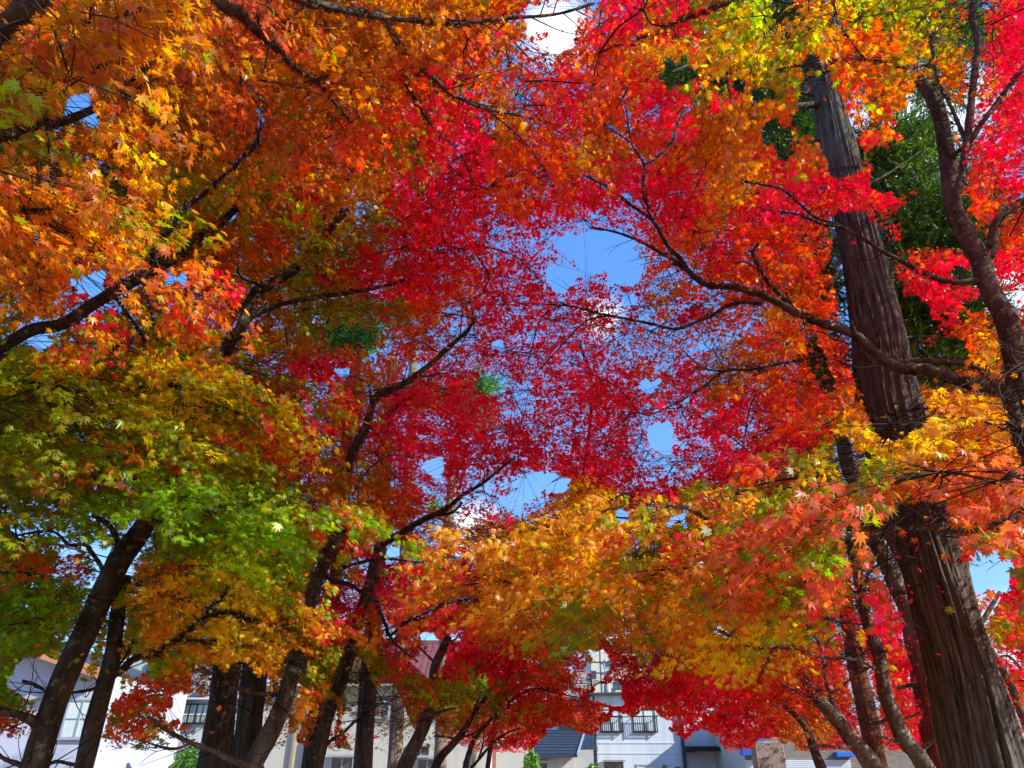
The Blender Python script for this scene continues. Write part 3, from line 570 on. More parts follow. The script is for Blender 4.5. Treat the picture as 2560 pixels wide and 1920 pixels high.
# leaf meshes
def leaf_template(level):
    if level == 0: angs = [0, 33, -33, 68, -68, 112, -112]; lens = [1, .93, .93, .78, .78, .42, .42]
    else: angs = [0, 38, -38, 82, -82]; lens = [1, .92, .92, .68, .68]
    V = []; F = []
    if level <= 1:      # kites from the leaf base
        for k, (a, l) in enumerate(zip(angs, lens)):
            a = math.radians(a); hw = .125 if level == 0 else .17
            ux, uy = math.cos(a), math.sin(a); b = len(V)
            V += [(-.03, 0, 0), (ux*.42*l-uy*hw, uy*.42*l+ux*hw, -.03), (ux*l, uy*l, -.2*l*l), (ux*.42*l+uy*hw, uy*.42*l-ux*hw, -.03)]
            F += [b, b+1, b+2, b+3]
        V = np.array(V); V[:, 0] *= 1.0; return V-np.array([.25, 0, 0]), np.array(F), 4
    for a, l in zip(angs, lens):
        a = math.radians(a); ux, uy = math.cos(a), math.sin(a); hw = .23; b = len(V)
        V += [(-uy*hw-.05, ux*hw, 0), (ux*l, uy*l, -.18*l), (uy*hw-.05, -ux*hw, 0)]; F += [b, b+1, b+2]
    V = np.array(V); return V-np.array([.25, 0, 0]), np.array(F), 3
TM = [leaf_template(i) for i in range(3)]
lvl = np.where(dist < 5.2, 0, np.where(dist < 8.5, 1, 2))
lown = padown[LV['pad']]
for ti, t in enumerate(TREES):
    parts = []
    for lv in range(3):
        m = (lown == ti) & (lvl == lv)
        if not m.any(): continue
        V, F, npv = TM[lv]; nv = len(V); x = LV['dirn'][m]; z = LV['nrm'][m]; y = np.cross(z, x); s = (LV['size'][m]*(.62 if lv < 2 else .6))[:, None, None]
        cup = rng.uniform(-.6, 2.6, m.sum())[:, None]
        W = LV['pos'][m][:, None, :]+s*(V[None, :, 0:1]*x[:, None, :]+V[None, :, 1:2]*y[:, None, :]*rng.uniform(.8, 1.05, m.sum())[:, None, None]+(V[None, :, 2]*cup)[..., None]*z[:, None, :])
        FF_ = (F[None, :]+(np.arange(m.sum())*nv)[:, None]).ravel(); Cc = np.ones((m.sum(), nv, 4)); tipw = np.clip((np.linalg.norm(V[:, :2]+np.array([.25, 0]), axis=1)-.45)/.5, 0, 1)[None, :, None]
        tipc = np.clip(1-np.abs(rng.normal(0, .3, m.sum())), .45, 1)[:, None, None]; Cc[..., :3] = LV['col'][m][:, None, :]*(1-tipw*(1-tipc)*np.array([.6, 1, 1]))
        parts.append((W.reshape(-1, 3), FF_, npv, Cc.reshape(-1, 4)))
    if not parts: print('no leaves', t.e.name); continue
    # one mesh: quads and triangles together
    off = 0; Vs = []; Cs = []; loops = []; starts = []; ls = 0
    for W, F_, npv, Cc in parts:
        Vs.append(W); Cs.append(Cc); loops.append(F_+off); nf = len(F_)//npv; starts.append(np.arange(nf)*npv+ls); ls += nf*npv; off += len(W)
    me = bpy.data.meshes.new('crown'); Vs = np.concatenate(Vs); loops = np.concatenate(loops); starts = np.concatenate(starts)
    me.vertices.add(len(Vs)); me.vertices.foreach_set('co', Vs.astype(np.float32).ravel())
    me.loops.add(len(loops)); me.loops.foreach_set('vertex_index', loops.astype(np.int32)); me.polygons.add(len(starts)); me.polygons.foreach_set('loop_start', starts.astype(np.int32))
    me.update(calc_edges=True)
    a = me.color_attributes.new('Col', 'FLOAT_COLOR', 'POINT'); a.data.foreach_set('color', np.concatenate(Cs).astype(np.float32).ravel())
    link_mesh('crown', me, MAPLE_LEAF, t.e)
    if t.twigs.V: t.twigs.build('twigs', TWIG, t.e, smooth=False)

# ------------------------------------------------------------------ cedars
def cedar(pts, Y, w, label, mat, group='tall cedars in the grove', sides=28, ridge=.1, nr=22, foot=True):
    C, R = limb_points(pts, Y, Y, w if isinstance(w, list) else w[0], w[1], 10, False)
    h = C[0][2]; C = np.vstack([[C[0][0], C[0][1], -.05], [C[0][0], C[0][1], h*.25], [C[0][0], C[0][1], h*.6], C]); R = np.concatenate([[R[0]*1.35, R[0]*1.15, R[0]*1.04], R])
    e = empty('cedar_tree', (C[0][0], C[0][1], 0), label, 'tree', group)
    q = Quads(); q.add(*tube(C, R, sides, .045, seed=Y*3.3, nfreq=2.5, ridge=ridge, nr=nr)); q.build('trunk', mat, e)
    return e, C, R
def needles(clumps, dens=1.0, ymin=0, c0=(40, 84, 24), c1=(110, 160, 40), seed=1):
    """drooping cedar sprays: strands of thin blades round a hanging twig"""
    r = np.random.default_rng(seed); V = []; Cc = []; tw = Quads(); lc0 = np.array(srgb(*c0)[:3]); lc1 = np.array(srgb(*c1)[:3])
    for px, py, rx, ry, D, n in clumps:
        D *= 1.22; n = int(n*dens*1.5); dv = dirs(px, py); D = max(D, float(ymin/dv[1]*np.linalg.norm(dv))); a = r.random(n)*2*math.pi; q = np.sqrt(r.random(n))
        X = px+rx*q*np.cos(a); Yp = py+ry*q*np.sin(a); DD = D*r.uniform(.93 if ymin else .88, 1.16, n); P = atD(X, Yp, DD); cen = atD(px, py, D)
        for p in P:
            d = p-cen; d[2] = 0; d = d/(np.linalg.norm(d)+.2)+r.normal(0, .35, 3); d[2] = r.uniform(-.9, .35); d /= np.linalg.norm(d)
            l = r.uniform(.18, .42)*(D/8)**.5; m = 13; lc = lc0+(lc1-lc0)*r.random()**2.0
            for j in range(3):        # sub strands
                dj = d+r.normal(0, .35, 3); dj /= np.linalg.norm(dj); o = p+d*l*.3*j
                u = np.cross(dj, r.normal(0, 1, 3)); u /= np.linalg.norm(u); v = np.cross(dj, u)
                tt = np.linspace(0, 1, m); pos = o+dj*(tt[:, None]*l*.7)+np.array([0, 0, .25*l])*(tt[:, None]**2)
                ph = r.random(m)*6.28; nd = dj*.9+np.cos(ph)[:, None]*u*.55+np.sin(ph)[:, None]*v*.55; nl = .055*(1.2-tt*.6)*(D/8)**.4
                tip = pos+nd*nl[:, None]; wv = np.cross(nd, dj+r.normal(0, .3, 3)); wv /= np.linalg.norm(wv, axis=1, keepdims=True); wd = .0075*(D/8)**.7
                V.append(np.stack([pos+wv*wd, tip, pos-wv*wd], 1).reshape(-1, 3)); Cc.append(np.tile(np.append(lc*r.uniform(.7, 1.3), 1), (m*3, 1)))
        for p in P[::5]:
            tw.add(*tube(np.array([cen+(p-cen)*.1, cen+(p-cen)*.6+np.array([0, 0, .06]), p]), np.array([.008, .005, .002])*(D/8), 3, 0))
    V = np.concatenate(V); Cc = np.concatenate(Cc); return V, Cc, tw
def foliage(e, clumps, dens=1.0, seed=1, **k):
    V, Cc, tw = needles(clumps, dens, seed=seed, **k)
    link_mesh('foliage', np_mesh('foliage', V, np.arange(len(V)), 3, Cc), CEDAR_LEAF, e); tw.build('twigs', TWIG, e, False)
def cbranch(e, pts, Y, w):
    C, R = limb_points(pts, Y[0], Y[1], w[0], w[1], 4, False); q = Quads(); q.add(*tube(C, R, 8, .1)); q.build('branch', BARK, e)
e, C, R = cedar([(2475,1960),(2465,1915),(2430,1790),(2397,1658),(2347,1459),(2327,1379),(2280,1210),(2217,988),(2194,829),(2171,710),(2155,630),(2120,480),(2092,358),(2065,239),(2040,140),(2018,40),(2000,-60),(1975,-300)], 7.5, [205,195,172,150,140,137,134,132,117,99,90,84,80,72,64,58,50,40],
               'huge ridged cedar at lower right, its leaning trunk passing behind red leaves', CEDAR_BARK, sides=150, ridge=.16, nr=34)
cbranch(e, [(2065,262),(2030,262),(1980,268),(1930,272)], (7.5, 7.2), (22, 12)); cbranch(e, [(2060,350),(2010,352),(1960,350)], (7.5, 7.3), (9, 7)); cbranch(e, [(2040,240),(2000,228),(1960,200)], (7.5, 7.2), (10, 6))
cbranch(e, [(2150,470),(2210,440),(2270,400),(2340,350)], (7.5, 8), (8, 4)); cbranch(e, [(2200,700),(2280,660),(2360,640),(2430,600)], (7.6, 8.2), (8, 3)); cbranch(e, [(2230,850),(2300,840),(2380,845),(2450,830)], (7.6, 8.2), (7, 3))
cbranch(e, [(2100,640),(2090,690),(2060,760)], (7.5, 7.2), (7, 4)); cbranch(e, [(2000,60),(1900,90),(1800,130),(1680,180)], (7.4, 7), (14, 6)); cbranch(e, [(1990,150),(1900,170),(1850,210)], (7.4, 7), (9, 5))
foliage(e, [(1700,180,70,50,8.6,130),(1850,200,80,70,8.6,150),(1900,60,90,70,8.4,170),(1990,120,70,90,8.6,120),(1960,300,80,70,8.6,190),(1990,400,60,40,8.4,110),(1720,60,60,60,9,60),
            (2200,400,70,90,8.8,170),(2270,350,70,60,8.8,130),(2250,480,80,70,9,140),(2350,560,110,90,9.2,150),(2260,600,50,80,9,100),(2300,790,110,90,9.2,190),(2290,920,90,60,9.2,150),(2420,800,80,110,9.6,130),(2400,640,70,60,9.4,80),
            (2500,900,60,80,9.8,60),(2340,200,60,60,8.6,60),(2350,60,70,70,8.4,90),(2480,80,60,60,9,60),(2050,740,40,60,9,70),(2060,880,50,60,9,80),(2030,690,40,50,9,50),(2260,740,24,90,9,50),(2050,600,40,40,9,30),
            (2400,430,70,90,9.4,50),(2480,560,60,80,9.4,70),(2180,160,60,50,8.6,70),(2410,1320,30,50,8.6,16)], 2.0, ymin=8.6, c0=(34, 74, 24), c1=(112, 156, 44), seed=3)
e, C, R = cedar([(2372,1945),(2349,1880),(2325,1750),(2300,1620),(2280,1520),(2258,1419),(2235,1320),(2190,1120),(2150,950)], 12, (78, 44),
               'reddish cedar trunk showing just left of the huge right cedar', CEDAR_BARK_RED, sides=48, ridge=.14, nr=26)
e, C, R = cedar([(2200,1945),(2185,1870),(2162,1757),(2145,1680),(2134,1618),(2118,1538),(2102,1439),(2085,1340),(2040,1050),(2010,900)], 15, (48, 30),
               'slimmer red-brown cedar trunk between the curved grey maple stem and the broken-topped maple', CEDAR_BARK_RED, sides=36, ridge=.12)
foliage(e, [(2050,980,50,50,16,60)], seed=5)
e, C, R = cedar([(535,1935),(548,1817),(558,1737),(575,1600),(595,1459),(607,1380),(640,1200),(690,950)], 11, (78, 34),
               'leftmost of the thick shaggy cedar trunks standing before the railed windows', CEDAR_BARK_GREY, sides=60, ridge=.14, nr=28)
e, C, R = cedar([(608,1935),(624,1791),(640,1650),(655,1520),(668,1430),(690,1310),(720,1130),(756,869),(770,740)], 12, (68, 24),
               'brown cedar trunk immediately right of the leftmost thick cedar, fading to a pale bare top', CEDAR_BARK, sides=60, ridge=.14, nr=28)
e, C, R = cedar([(775,1935),(785,1850),(798,1750),(812,1658),(822,1590),(840,1440),(855,1300),(870,1087),(885,960),(898,820)], 13, (46, 24),
               'near-black cedar trunk behind the forked slim maple stem, with a bright green tuft high up', BARK, sides=36, ridge=.12)
foliage(e, [(840,855,55,36,14,150),(900,840,40,36,14,90),(870,820,30,20,14,60),(1045,985,40,22,14,40),(870,660,30,20,14,20),(1010,690,26,30,14,26)], c0=(60, 120, 26), c1=(130, 190, 50), seed=7, dens=2.2)
e, C, R = cedar([(905,1935),(907,1897),(915,1774),(926,1640),(938,1500),(950,1370),(962,1200),(975,1008),(985,900)], 15, (48, 24),
               'even grey cedar trunk in front of the cream wall, left of its slimmer twin', CEDAR_BARK_GREY, sides=40, ridge=.12)
e, C, R = cedar([(986,1935),(988,1897),(994,1774),(1001,1640),(1008,1500),(1014,1360),(1020,1226),(1030,980),(1036,860)], 19, (38, 20),
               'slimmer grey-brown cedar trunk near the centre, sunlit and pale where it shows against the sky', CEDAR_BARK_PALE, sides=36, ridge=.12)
foliage(e, [(1075,985,50,26,19,70),(1190,965,50,24,19,90),(1150,1000,40,20,19,40),(1200,1040,40,40,19,40),(1060,1390,20,30,19,10),(1085,1265,16,12,19,16)], c0=(50, 100, 30), c1=(110, 160, 50), seed=9, dens=2.2)
e, C, R = cedar([(1100,1935),(1101,1880),(1108,1700),(1114,1520),(1121,1320),(1128,1240),(1135,1100)], 22, (32, 22),
               'most distant cedar trunk at the centre, pale green-grey against the sky above the tiled roof', CEDAR_BARK_PALE, sides=32, ridge=.12)

# ------------------------------------------------------------------ buildings (helpers work on a wall plane Y metres ahead)
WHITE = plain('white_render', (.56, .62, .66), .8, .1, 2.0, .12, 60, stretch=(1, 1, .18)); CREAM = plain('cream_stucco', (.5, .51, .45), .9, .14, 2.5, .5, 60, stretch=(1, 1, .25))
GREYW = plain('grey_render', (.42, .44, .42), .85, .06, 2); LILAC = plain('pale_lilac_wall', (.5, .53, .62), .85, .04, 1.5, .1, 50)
STUCCO = plain('rough_stucco', (.5, .55, .58), .9, .1, 6, .6, 50); BLACKM = plain('dark_metal', (.02, .02, .024), .5, .2, 5, metal=.2)
NAVY = plain('slate_roof', (.035, .05, .075), .5, .2, 4, .2, 20); COPPER = plain('copper_fascia', (.55, .27, .13), .6, .12, 3)
DARKT = plain('charcoal_trim', (.05, .055, .065), .6, .15, 4); ALU = plain('aluminium', (.5, .53, .55), .4, .05, 5, metal=.5)
BEIGE = plain('beige_apartment', (.6, .55, .42), .85, .06, 1); SOFFIT = plain('soffit_wood', (.22, .15, .1), .8, .15, 4)
BLUE = plain('blue_shutter', (.02, .13, .55), .5, .08, 3); CONC = plain('weathered_concrete', (.24, .22, .19), .95, .3, 2.2, .6, 30, stretch=(1, 1, .4))
POLE = plain('utility_concrete', (.42, .42, .4), .8, .08, 4); CURT = plain('curtain', (.6, .7, .68), .9, .15, 3, stretch=(8, 1, .3)); WARM = plain('post_wood', (.3, .24, .14), .8, .15, 6)
def glass_mat():
    m, n, o = newmat('window_glass'); P = n.nodes.new('ShaderNodeBsdfPrincipled'); P.inputs['Base Color'].default_value = (.05, .07, .08, 1)
    P.inputs['Roughness'].default_value = .06; P.inputs['Specular IOR Level'].default_value = .9; n.links.new(P.outputs[0], o.inputs[0]); return m
GLASS = glass_mat()
def brickish(name, c1, c2, mort, sc, bw=.5, rh=.25, off=.5, axes='XZ'):
    m, n, o = newmat(name); P = n.nodes.new('ShaderNodeBsdfPrincipled'); P.inputs['Roughness'].default_value = .75
    tc = n.nodes.new('ShaderNodeTexCoord'); sp = n.nodes.new('ShaderNodeSeparateXYZ'); cb = n.nodes.new('ShaderNodeCombineXYZ')
    n.links.new(tc.outputs['Object'], sp.inputs[0]); n.links.new(sp.outputs[axes[0]], cb.inputs[0]); n.links.new(sp.outputs[axes[1]], cb.inputs[1])
    b = n.nodes.new('ShaderNodeTexBrick'); b.inputs['Scale'].default_value = sc; b.inputs['Color1'].default_value = (*c1, 1); b.inputs['Color2'].default_value = (*c2, 1); b.inputs['Mortar'].default_value = (*mort, 1)
    b.inputs['Brick Width'].default_value = bw; b.inputs['Row Height'].default_value = rh; b.offset = off; b.inputs['Mortar Size'].default_value = .02
    n.links.new(cb.outputs[0], b.inputs['Vector']); n.links.new(b.outputs['Color'], P.inputs['Base Color']); n.links.new(P.outputs[0], o.inputs[0]); return m
TILEW = brickish('pale_wall_tiles', (.5, .56, .54), (.42, .5, .47), (.3, .33, .32), 3, .6, .4)
BRICK = brickish('dark_brick', (.12, .1, .08), (.2, .16, .12), (.3, .28, .25), 3, .7, .28)
def XZ(px0, py0, px1, py1, Y):
    a = atY(np.array([px0, px1]), np.array([py0, py0]), np.array([Y, Y])); b = atY(np.array([px0, px1]), np.array([py1, py1]), np.array([Y, Y]))
    x0 = (a[0][0]+b[0][0])/2; x1 = (a[1][0]+b[1][0])/2; return x0, x1, b[0][2], a[0][2]
class Box:
    def __init__(s): s.bm = bmesh.new()
    def box(s, x0, x1, y0, y1, z0, z1, bev=0):
        r = bmesh.ops.create_cube(s.bm, size=1); vs = r['verts']
        for v in vs: v.co = Vector(((x0+x1)/2+v.co.x*(x1-x0), (y0+y1)/2+v.co.y*(y1-y0), (z0+z1)/2+v.co.z*(z1-z0)))
        return s
    def prism(s, poly, y0, y1):      # poly in x,z
        a = [s.bm.verts.new((x, y0, z)) for x, z in poly]; b = [s.bm.verts.new((x, y1, z)) for x, z in poly]; n = len(poly)
        s.bm.faces.new(a); s.bm.faces.new(b[::-1])
        for i in range(n): s.bm.faces.new((a[(i+1) % n], a[i], b[i], b[(i+1) % n]))
        return s
    def slab(s, pts, th):            # pts 4 corners, thickened downward
        a = [s.bm.verts.new(p) for p in pts]; b = [s.bm.verts.new((p[0], p[1], p[2]-th)) for p in pts]; n = len(pts)
        s.bm.faces.new(a); s.bm.faces.new(b[::-1])
        for i in range(n): s.bm.faces.new((a[(i+1) % n], a[i], b[i], b[(i+1) % n]))
        return s
    def build(s, name, mat, parent=None, bevel=0.0):
        bmesh.ops.recalc_face_normals(s.bm, faces=s.bm.faces)
        if bevel: bmesh.ops.bevel(s.bm, geom=list(s.bm.edges), offset=bevel, segments=1, affect='EDGES')
        me = bpy.data.meshes.new(name); s.bm.to_mesh(me); s.bm.free(); return link_mesh(name, me, mat, parent)
def window(parent, x0, x1, z0, z1, Y, nv=2, nh=1, frame=None, pane=None, fw=.05, sill=True, hood=False):
    f = Box(); F_ = frame or ALU
    f.box(x0-fw, x0, Y-.06, Y+.02, z0-fw, z1+fw); f.box(x1, x1+fw, Y-.06, Y+.02, z0-fw, z1+fw); f.box(x0, x1, Y-.06, Y+.02, z1, z1+fw); f.box(x0, x1, Y-.06, Y+.02, z0-fw, z0)
    for i in range(1, nv): x = x0+(x1-x0)*i/nv; f.box(x-fw*.4, x+fw*.4, Y-.045, Y-.012, z0, z1)
    for i in range(1, nh): z = z0+(z1-z0)*i/nh; f.box(x0, x1, Y-.04, Y-.014, z-fw*.3, z+fw*.3)
    if sill: f.box(x0-fw*1.6, x1+fw*1.6, Y-.13, Y-.063, z0-fw-.04, z0-fw+.01)
    if hood: f.box(x0-.15, x1+.15, Y-.35, Y-.063, z1+fw+.02, z1+fw+.07)
    o = f.build('window', F_, parent); p = Box().box(x0, x1, Y-.01, Y-.003, z0, z1).build('pane', pane or GLASS, o)
    p.location = (0, 0, 0)
    return o
def railing(parent, x0, x1, z0, z1, Y, n=12, mat=None, name='railing', r=.018):
    b = Box(); b.box(x0, x1, Y-.33, Y-.29, z1-.04, z1); b.box(x0, x1, Y-.33, Y-.29, z0, z0+.04)
    for x in (x0, x1): b.box(x-.03, x+.03, Y-.345, Y-.285, z0-.06, z1+.04); b.box(x-.02, x+.02, Y-.285, Y-.002, z0-.04, z0-.002); b.box(x-.02, x+.02, Y-.285, Y-.002, z1-.12, z1-.08)
    for i in range(1, n): x = x0+(x1-x0)*i/n; b.box(x-r, x+r, Y-.32, Y-.30, z0+.04, z1-.04)
    return b.build(name, mat or BLACKM, parent)

# white two-storey house in the lower centre right
Y = 50.0; x0, x1, zt, _ = XZ(1481, 1745, 1706, 1745, Y)[0], XZ(1481, 1850, 1708, 1850, Y)[1], 0, 0
zt = XZ(1600, 1738, 1601, 1739, Y)[3]
h = empty('white_house', ((x0+x1)/2, Y+3, 0), 'white two-storey house with two railed upper windows between dark drainpipes', 'house')
Box().box(x0, x1, Y, Y+7, 0, zt).build('wall', WHITE, h)
Box().prism([(x0-.3, zt+.01), (x1+.3, zt+.01), (x1+.3, zt+.22), (x0-.3, zt+.12)], Y-.45, Y+7.3).build('roof', DARKT, h)
for a, b in ((1503, 1550), (1584, 1636)):
    wx0, wx1, wz0, wz1 = XZ(a, 1775, b, 1828, Y); window(h, wx0, wx1, wz0, wz1, Y, 2, 1, DARKT, CURT); rx0, rx1, rz0, rz1 = XZ(a-3, 1790, b+4, 1829, Y); railing(h, rx0, rx1, rz0, rz1, Y, 11)
wx0, wx1, wz0, wz1 = XZ(1513, 1906, 1558, 1960, Y); window(h, wx0, wx1, wz0, wz1, Y, 2, 1, SOFFIT, GLASS, hood=True)
wx0, wx1, wz0, wz1 = XZ(1595, 1914, 1640, 1960, Y); window(h, wx0, wx1, wz0, wz1, Y, 2, 1, ALU, CURT, fw=.08)
wx0, wx1, wz0, wz1 = XZ(1656, 1912, 1668, 1935, Y); window(h, wx0, wx1, wz0, wz1, Y, 1, 1, ALU, GLASS)
wx0, wx1, wz0, wz1 = XZ(1688, 1916, 1703, 1938, Y); window(h, wx0, wx1, wz0, wz1, Y, 1, 1, ALU, GLASS)
zb = XZ(1600, 1857, 1601, 1858, Y)[3]; Box().box(x0, x1, Y-.035, Y-.002, zb-.04, zb+.02).box(x0, x1, Y-.03, Y-.002, zb-.62, zb-.57).build('trim', WHITE, h)
def pipe(parent, x, Y, z0, z1, r=.06, name='drainpipe', mat=None):
    a = np.linspace(z0, z1, 6); q = Quads(); q.add(*tube(np.stack([np.full(6, x), np.full(6, Y), a], 1), np.full(6, r), 10, 0)); return q.build(name, mat or DARKT, parent)
pipe(h, x0+.05, Y-.12, .05, zt-.05, .07); pipe(h, x1-.08, Y-.14, .05, zt-.05, .11)
bx, bz = XZ(1462, 1865, 1492, 1878, Y)[:2], XZ(1462, 1865, 1492, 1878, Y)[2:]; Box().box(bx[0], bx[1], Y-.4, Y-.2, bz[0], bz[1]).build('gutter_box', DARKT, h, .02)
bx, bz = XZ(1702, 1868, 1734, 1881, Y)[:2], XZ(1702, 1868, 1734, 1881, Y)[2:]; Box().box(bx[0], bx[1], Y-.5, Y-.26, bz[0], bz[1]).build('gutter_box', DARKT, h, .02)
# annex with flat black awning
ax0 = x1+.012; ax1 = XZ(1700, 1800, 1812, 1800, Y)[1]; za = XZ(1700, 1750, 1701, 1751, Y)[3]
h2 = empty('annex_building', ((ax0+ax1)/2, Y+3, 0), 'pale annex with a flat black awning, joined to the right of the white house', 'building')
Box().box(ax0, ax1, Y+.25, Y+6, 0, za).build('wall', WHITE, h2)
Box().box(ax0, ax1+.2, Y-.1, Y+6.2, za+.005, za+.15).build('roof', DARKT, h2)
awx0, awx1, awz0, awz1 = XZ(1716, 1868, 1836, 1878, Y-.8)
aw = Box().box(awx0, awx1, Y-1.3, Y+.24, awz0, awz0+.1).box(awx0+.1, awx1-.1, Y-1.1, Y+.24, awz0+.11, awz1)
for i in range(9): aw.box(awx0+.15+i*(awx1-awx0-.35)/8, awx0+.2+i*(awx1-awx0-.35)/8, Y-1.15, Y+.2, awz1+.002, awz1+.06)
aw.build('awning', BLACKM, h2); pipe(h2, ax1-.15, Y+.1, .05, za-.05, .06, 'post', BLACKM)
sx0 = ax1+.012; sx1 = XZ(1700, 1850, 1847, 1850, Y)[1]
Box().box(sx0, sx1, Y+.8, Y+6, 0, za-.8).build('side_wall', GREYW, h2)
# small house with a slate roof, left of the white one
h3 = empty('slate_roof_house', (XZ(1400, 1850, 1401, 1850, 47)[0], 50, 0), 'low cream house with a navy slate roof just left of the white house', 'house')
lx0, lx1, _, _ = XZ(1330, 1850, 1478, 1850, 48)
ze = XZ(1400, 1888, 1401, 1889, 48)[3]; zr = XZ(1400, 1824, 1401, 1825, 50.5)[3]
Box().box(lx0, lx1-1.1, 48, 52, 0, ze-.02).build('wall', CREAM, h3)
rf = Box(); rf.slab([(lx0-.3, 47.4, ze), (lx1-.95, 47.4, ze), (lx1-.1, 50.5, zr), (lx0-.3, 50.5, zr)], .12); ro = rf.build('roof', NAVY, h3)
ln = Box()
for i in range(9):
    t = (i+.5)/9; yy = 47.4+3.1*t; zz = ze+(zr-ze)*t; ln.box(lx0-.3, lx1-.95+.8*t, yy-.03, yy+.03, zz+.004, zz+.035)
ln.build('tile_rows', NAVY, h3)
Box().slab([(lx1-.97, 47.35, ze+.02), (lx1-.85, 47.35, ze+.02), (lx1-.02, 50.5, zr+.03), (lx1-.14, 50.5, zr+.03)], -.07).build('roof_edge', ALU, h3)
wx0, wx1, wz0, wz1 = XZ(1348, 1908, 1368, 1960, 48); window(h3, wx0, wx1, wz0, wz1, 48, 1, 1, ALU, GLASS, hood=True)
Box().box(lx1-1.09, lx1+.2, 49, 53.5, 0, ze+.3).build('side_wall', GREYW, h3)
ux0, ux1, _, uz1 = XZ(1365, 1788, 1480, 1800, 51); Box().box(ux0, ux1, 51.2, 56, 0, uz1).build('upper_wall', WHITE, h3)
wx0, wx1, wz0, wz1 = XZ(1398, 1809, 1440, 1822, 51.2); window(h3, wx0, wx1, wz0, wz1, 51.2, 2, 1, SOFFIT, GLASS, hood=True)
Box().slab([(ux0-.4, 50.8, uz1), (ux1+.1, 50.8, uz1), (ux1+.1, 53.5, uz1+1.3), (ux0+.6, 53.5, uz1+1.3)], .15).build('upper_roof', DARKT, h3)
# apartment block behind
Y = 88.0; h4 = empty('apartment_building', (XZ(1560, 1700, 1561, 1700, Y)[0], Y+6, 0), 'beige multi-storey apartment block far behind the white house and the utility pole', 'building')
cx0, cx1, _, cz1 = XZ(1478, 1632, 1760, 1700, Y); Box().box(cx0, XZ(1590, 1632, 1591, 1700, Y)[0], Y, Y+12, 0, cz1).build('wall', BEIGE, h4)
dx0, dx1, _, dz1 = XZ(1592, 1690, 1800, 1800, Y); Box().box(dx0, dx1, Y-.5, Y+12, 0, dz1).build('lower_wall', BEIGE, h4)
ex0, ex1, _, ez1 = XZ(1380, 1680, 1477, 1800, Y); Box().box(ex0, ex1, Y-.3, Y+12, 0, ez1).build('lower_wall', GREYW, h4)
for a, b, c, d in ((1512,1652,1524,1668),(1530,1652,1542,1668),(1556,1654,1562,1668),(1515,1678,1524,1692)):
    wx0, wx1, wz0, wz1 = XZ(a, b, c, d, Y); window(h4, wx0, wx1, wz0, wz1, Y, 1, 1, ALU, GLASS, fw=.12, sill=False)
for a, b, c, d in ((1535,1707,1558,1722),(1577,1717,1612,1724),(1630,1714,1660,1724),(1479,1680,1488,1694)):
    wx0, wx1, wz0, wz1 = XZ(a, b, c, d, Y-.5); window(h4, wx0, wx1, wz0, wz1, Y-.5, 2, 1, DARKT, GLASS, fw=.12, sill=False)
# shop with the blue shutter and brick front, lower right
Y = 44.0; h5 = empty('brick_shop', (XZ(1980, 1880, 1981, 1880, Y)[0], Y+3, 0), 'dark brick shop front with a bright blue pleated awning over white shutters at lower right', 'building')
bx0, bx1, _, bz1 = XZ(1846, 1770, 2330, 1800, Y); Box().box(bx0, bx1, Y, Y+7, 0, bz1).build('wall', GREYW, h5)
zbk = XZ(1900, 1846, 1901, 1847, Y)[3]; Box().box(bx0+.01, bx1-.01, Y-.06, Y-.003, 0, zbk).build('brick_base', BRICK, h5)
sx0, sx1, sz0, sz1 = XZ(1853, 1832, 1912, 1888, Y-.5); sh = Box(); n = 22
for i in range(n): xa = sx0+(sx1-sx0)*i/n; sh.box(xa, xa+(sx1-sx0)/n*.82, Y-.62, Y-.5, sz0, sz1)
sh.box(sx0, sx1, Y-.49, Y-.07, sz0, sz1).build('awning', BLUE, h5)
sx0, sx1, sz0, sz1 = XZ(2092, 1880, 2136, 1893, Y-.5); Box().box(sx0, sx1, Y-.5, Y-.07, sz0, sz1).build('awning', BLUE, h5, .03)
for a, b in ((1866, 1888), (1962, 2060), (2066, 2130)):
    wx0, wx1, wz0, wz1 = XZ(a, 1899, b, 1960, Y-.1); f = Box()
    for i in range(12): zz = wz0+(wz1-wz0)*i/12; f.box(wx0, wx1, Y-.14, Y-.07, zz, zz+(wz1-wz0)/12*.8)
    f.build('shutter', WHITE, h5)
wx0, wx1, wz0, wz1 = XZ(1925, 1795, 1950, 1818, Y); window(h5, wx0, wx1, wz0, wz1, Y, 2, 1, ALU, GLASS)
wx0, wx1, wz0, wz1 = XZ(2110, 1790, 2135, 1816, Y); window(h5, wx0, wx1, wz0, wz1, Y, 1, 1, ALU, GLASS)
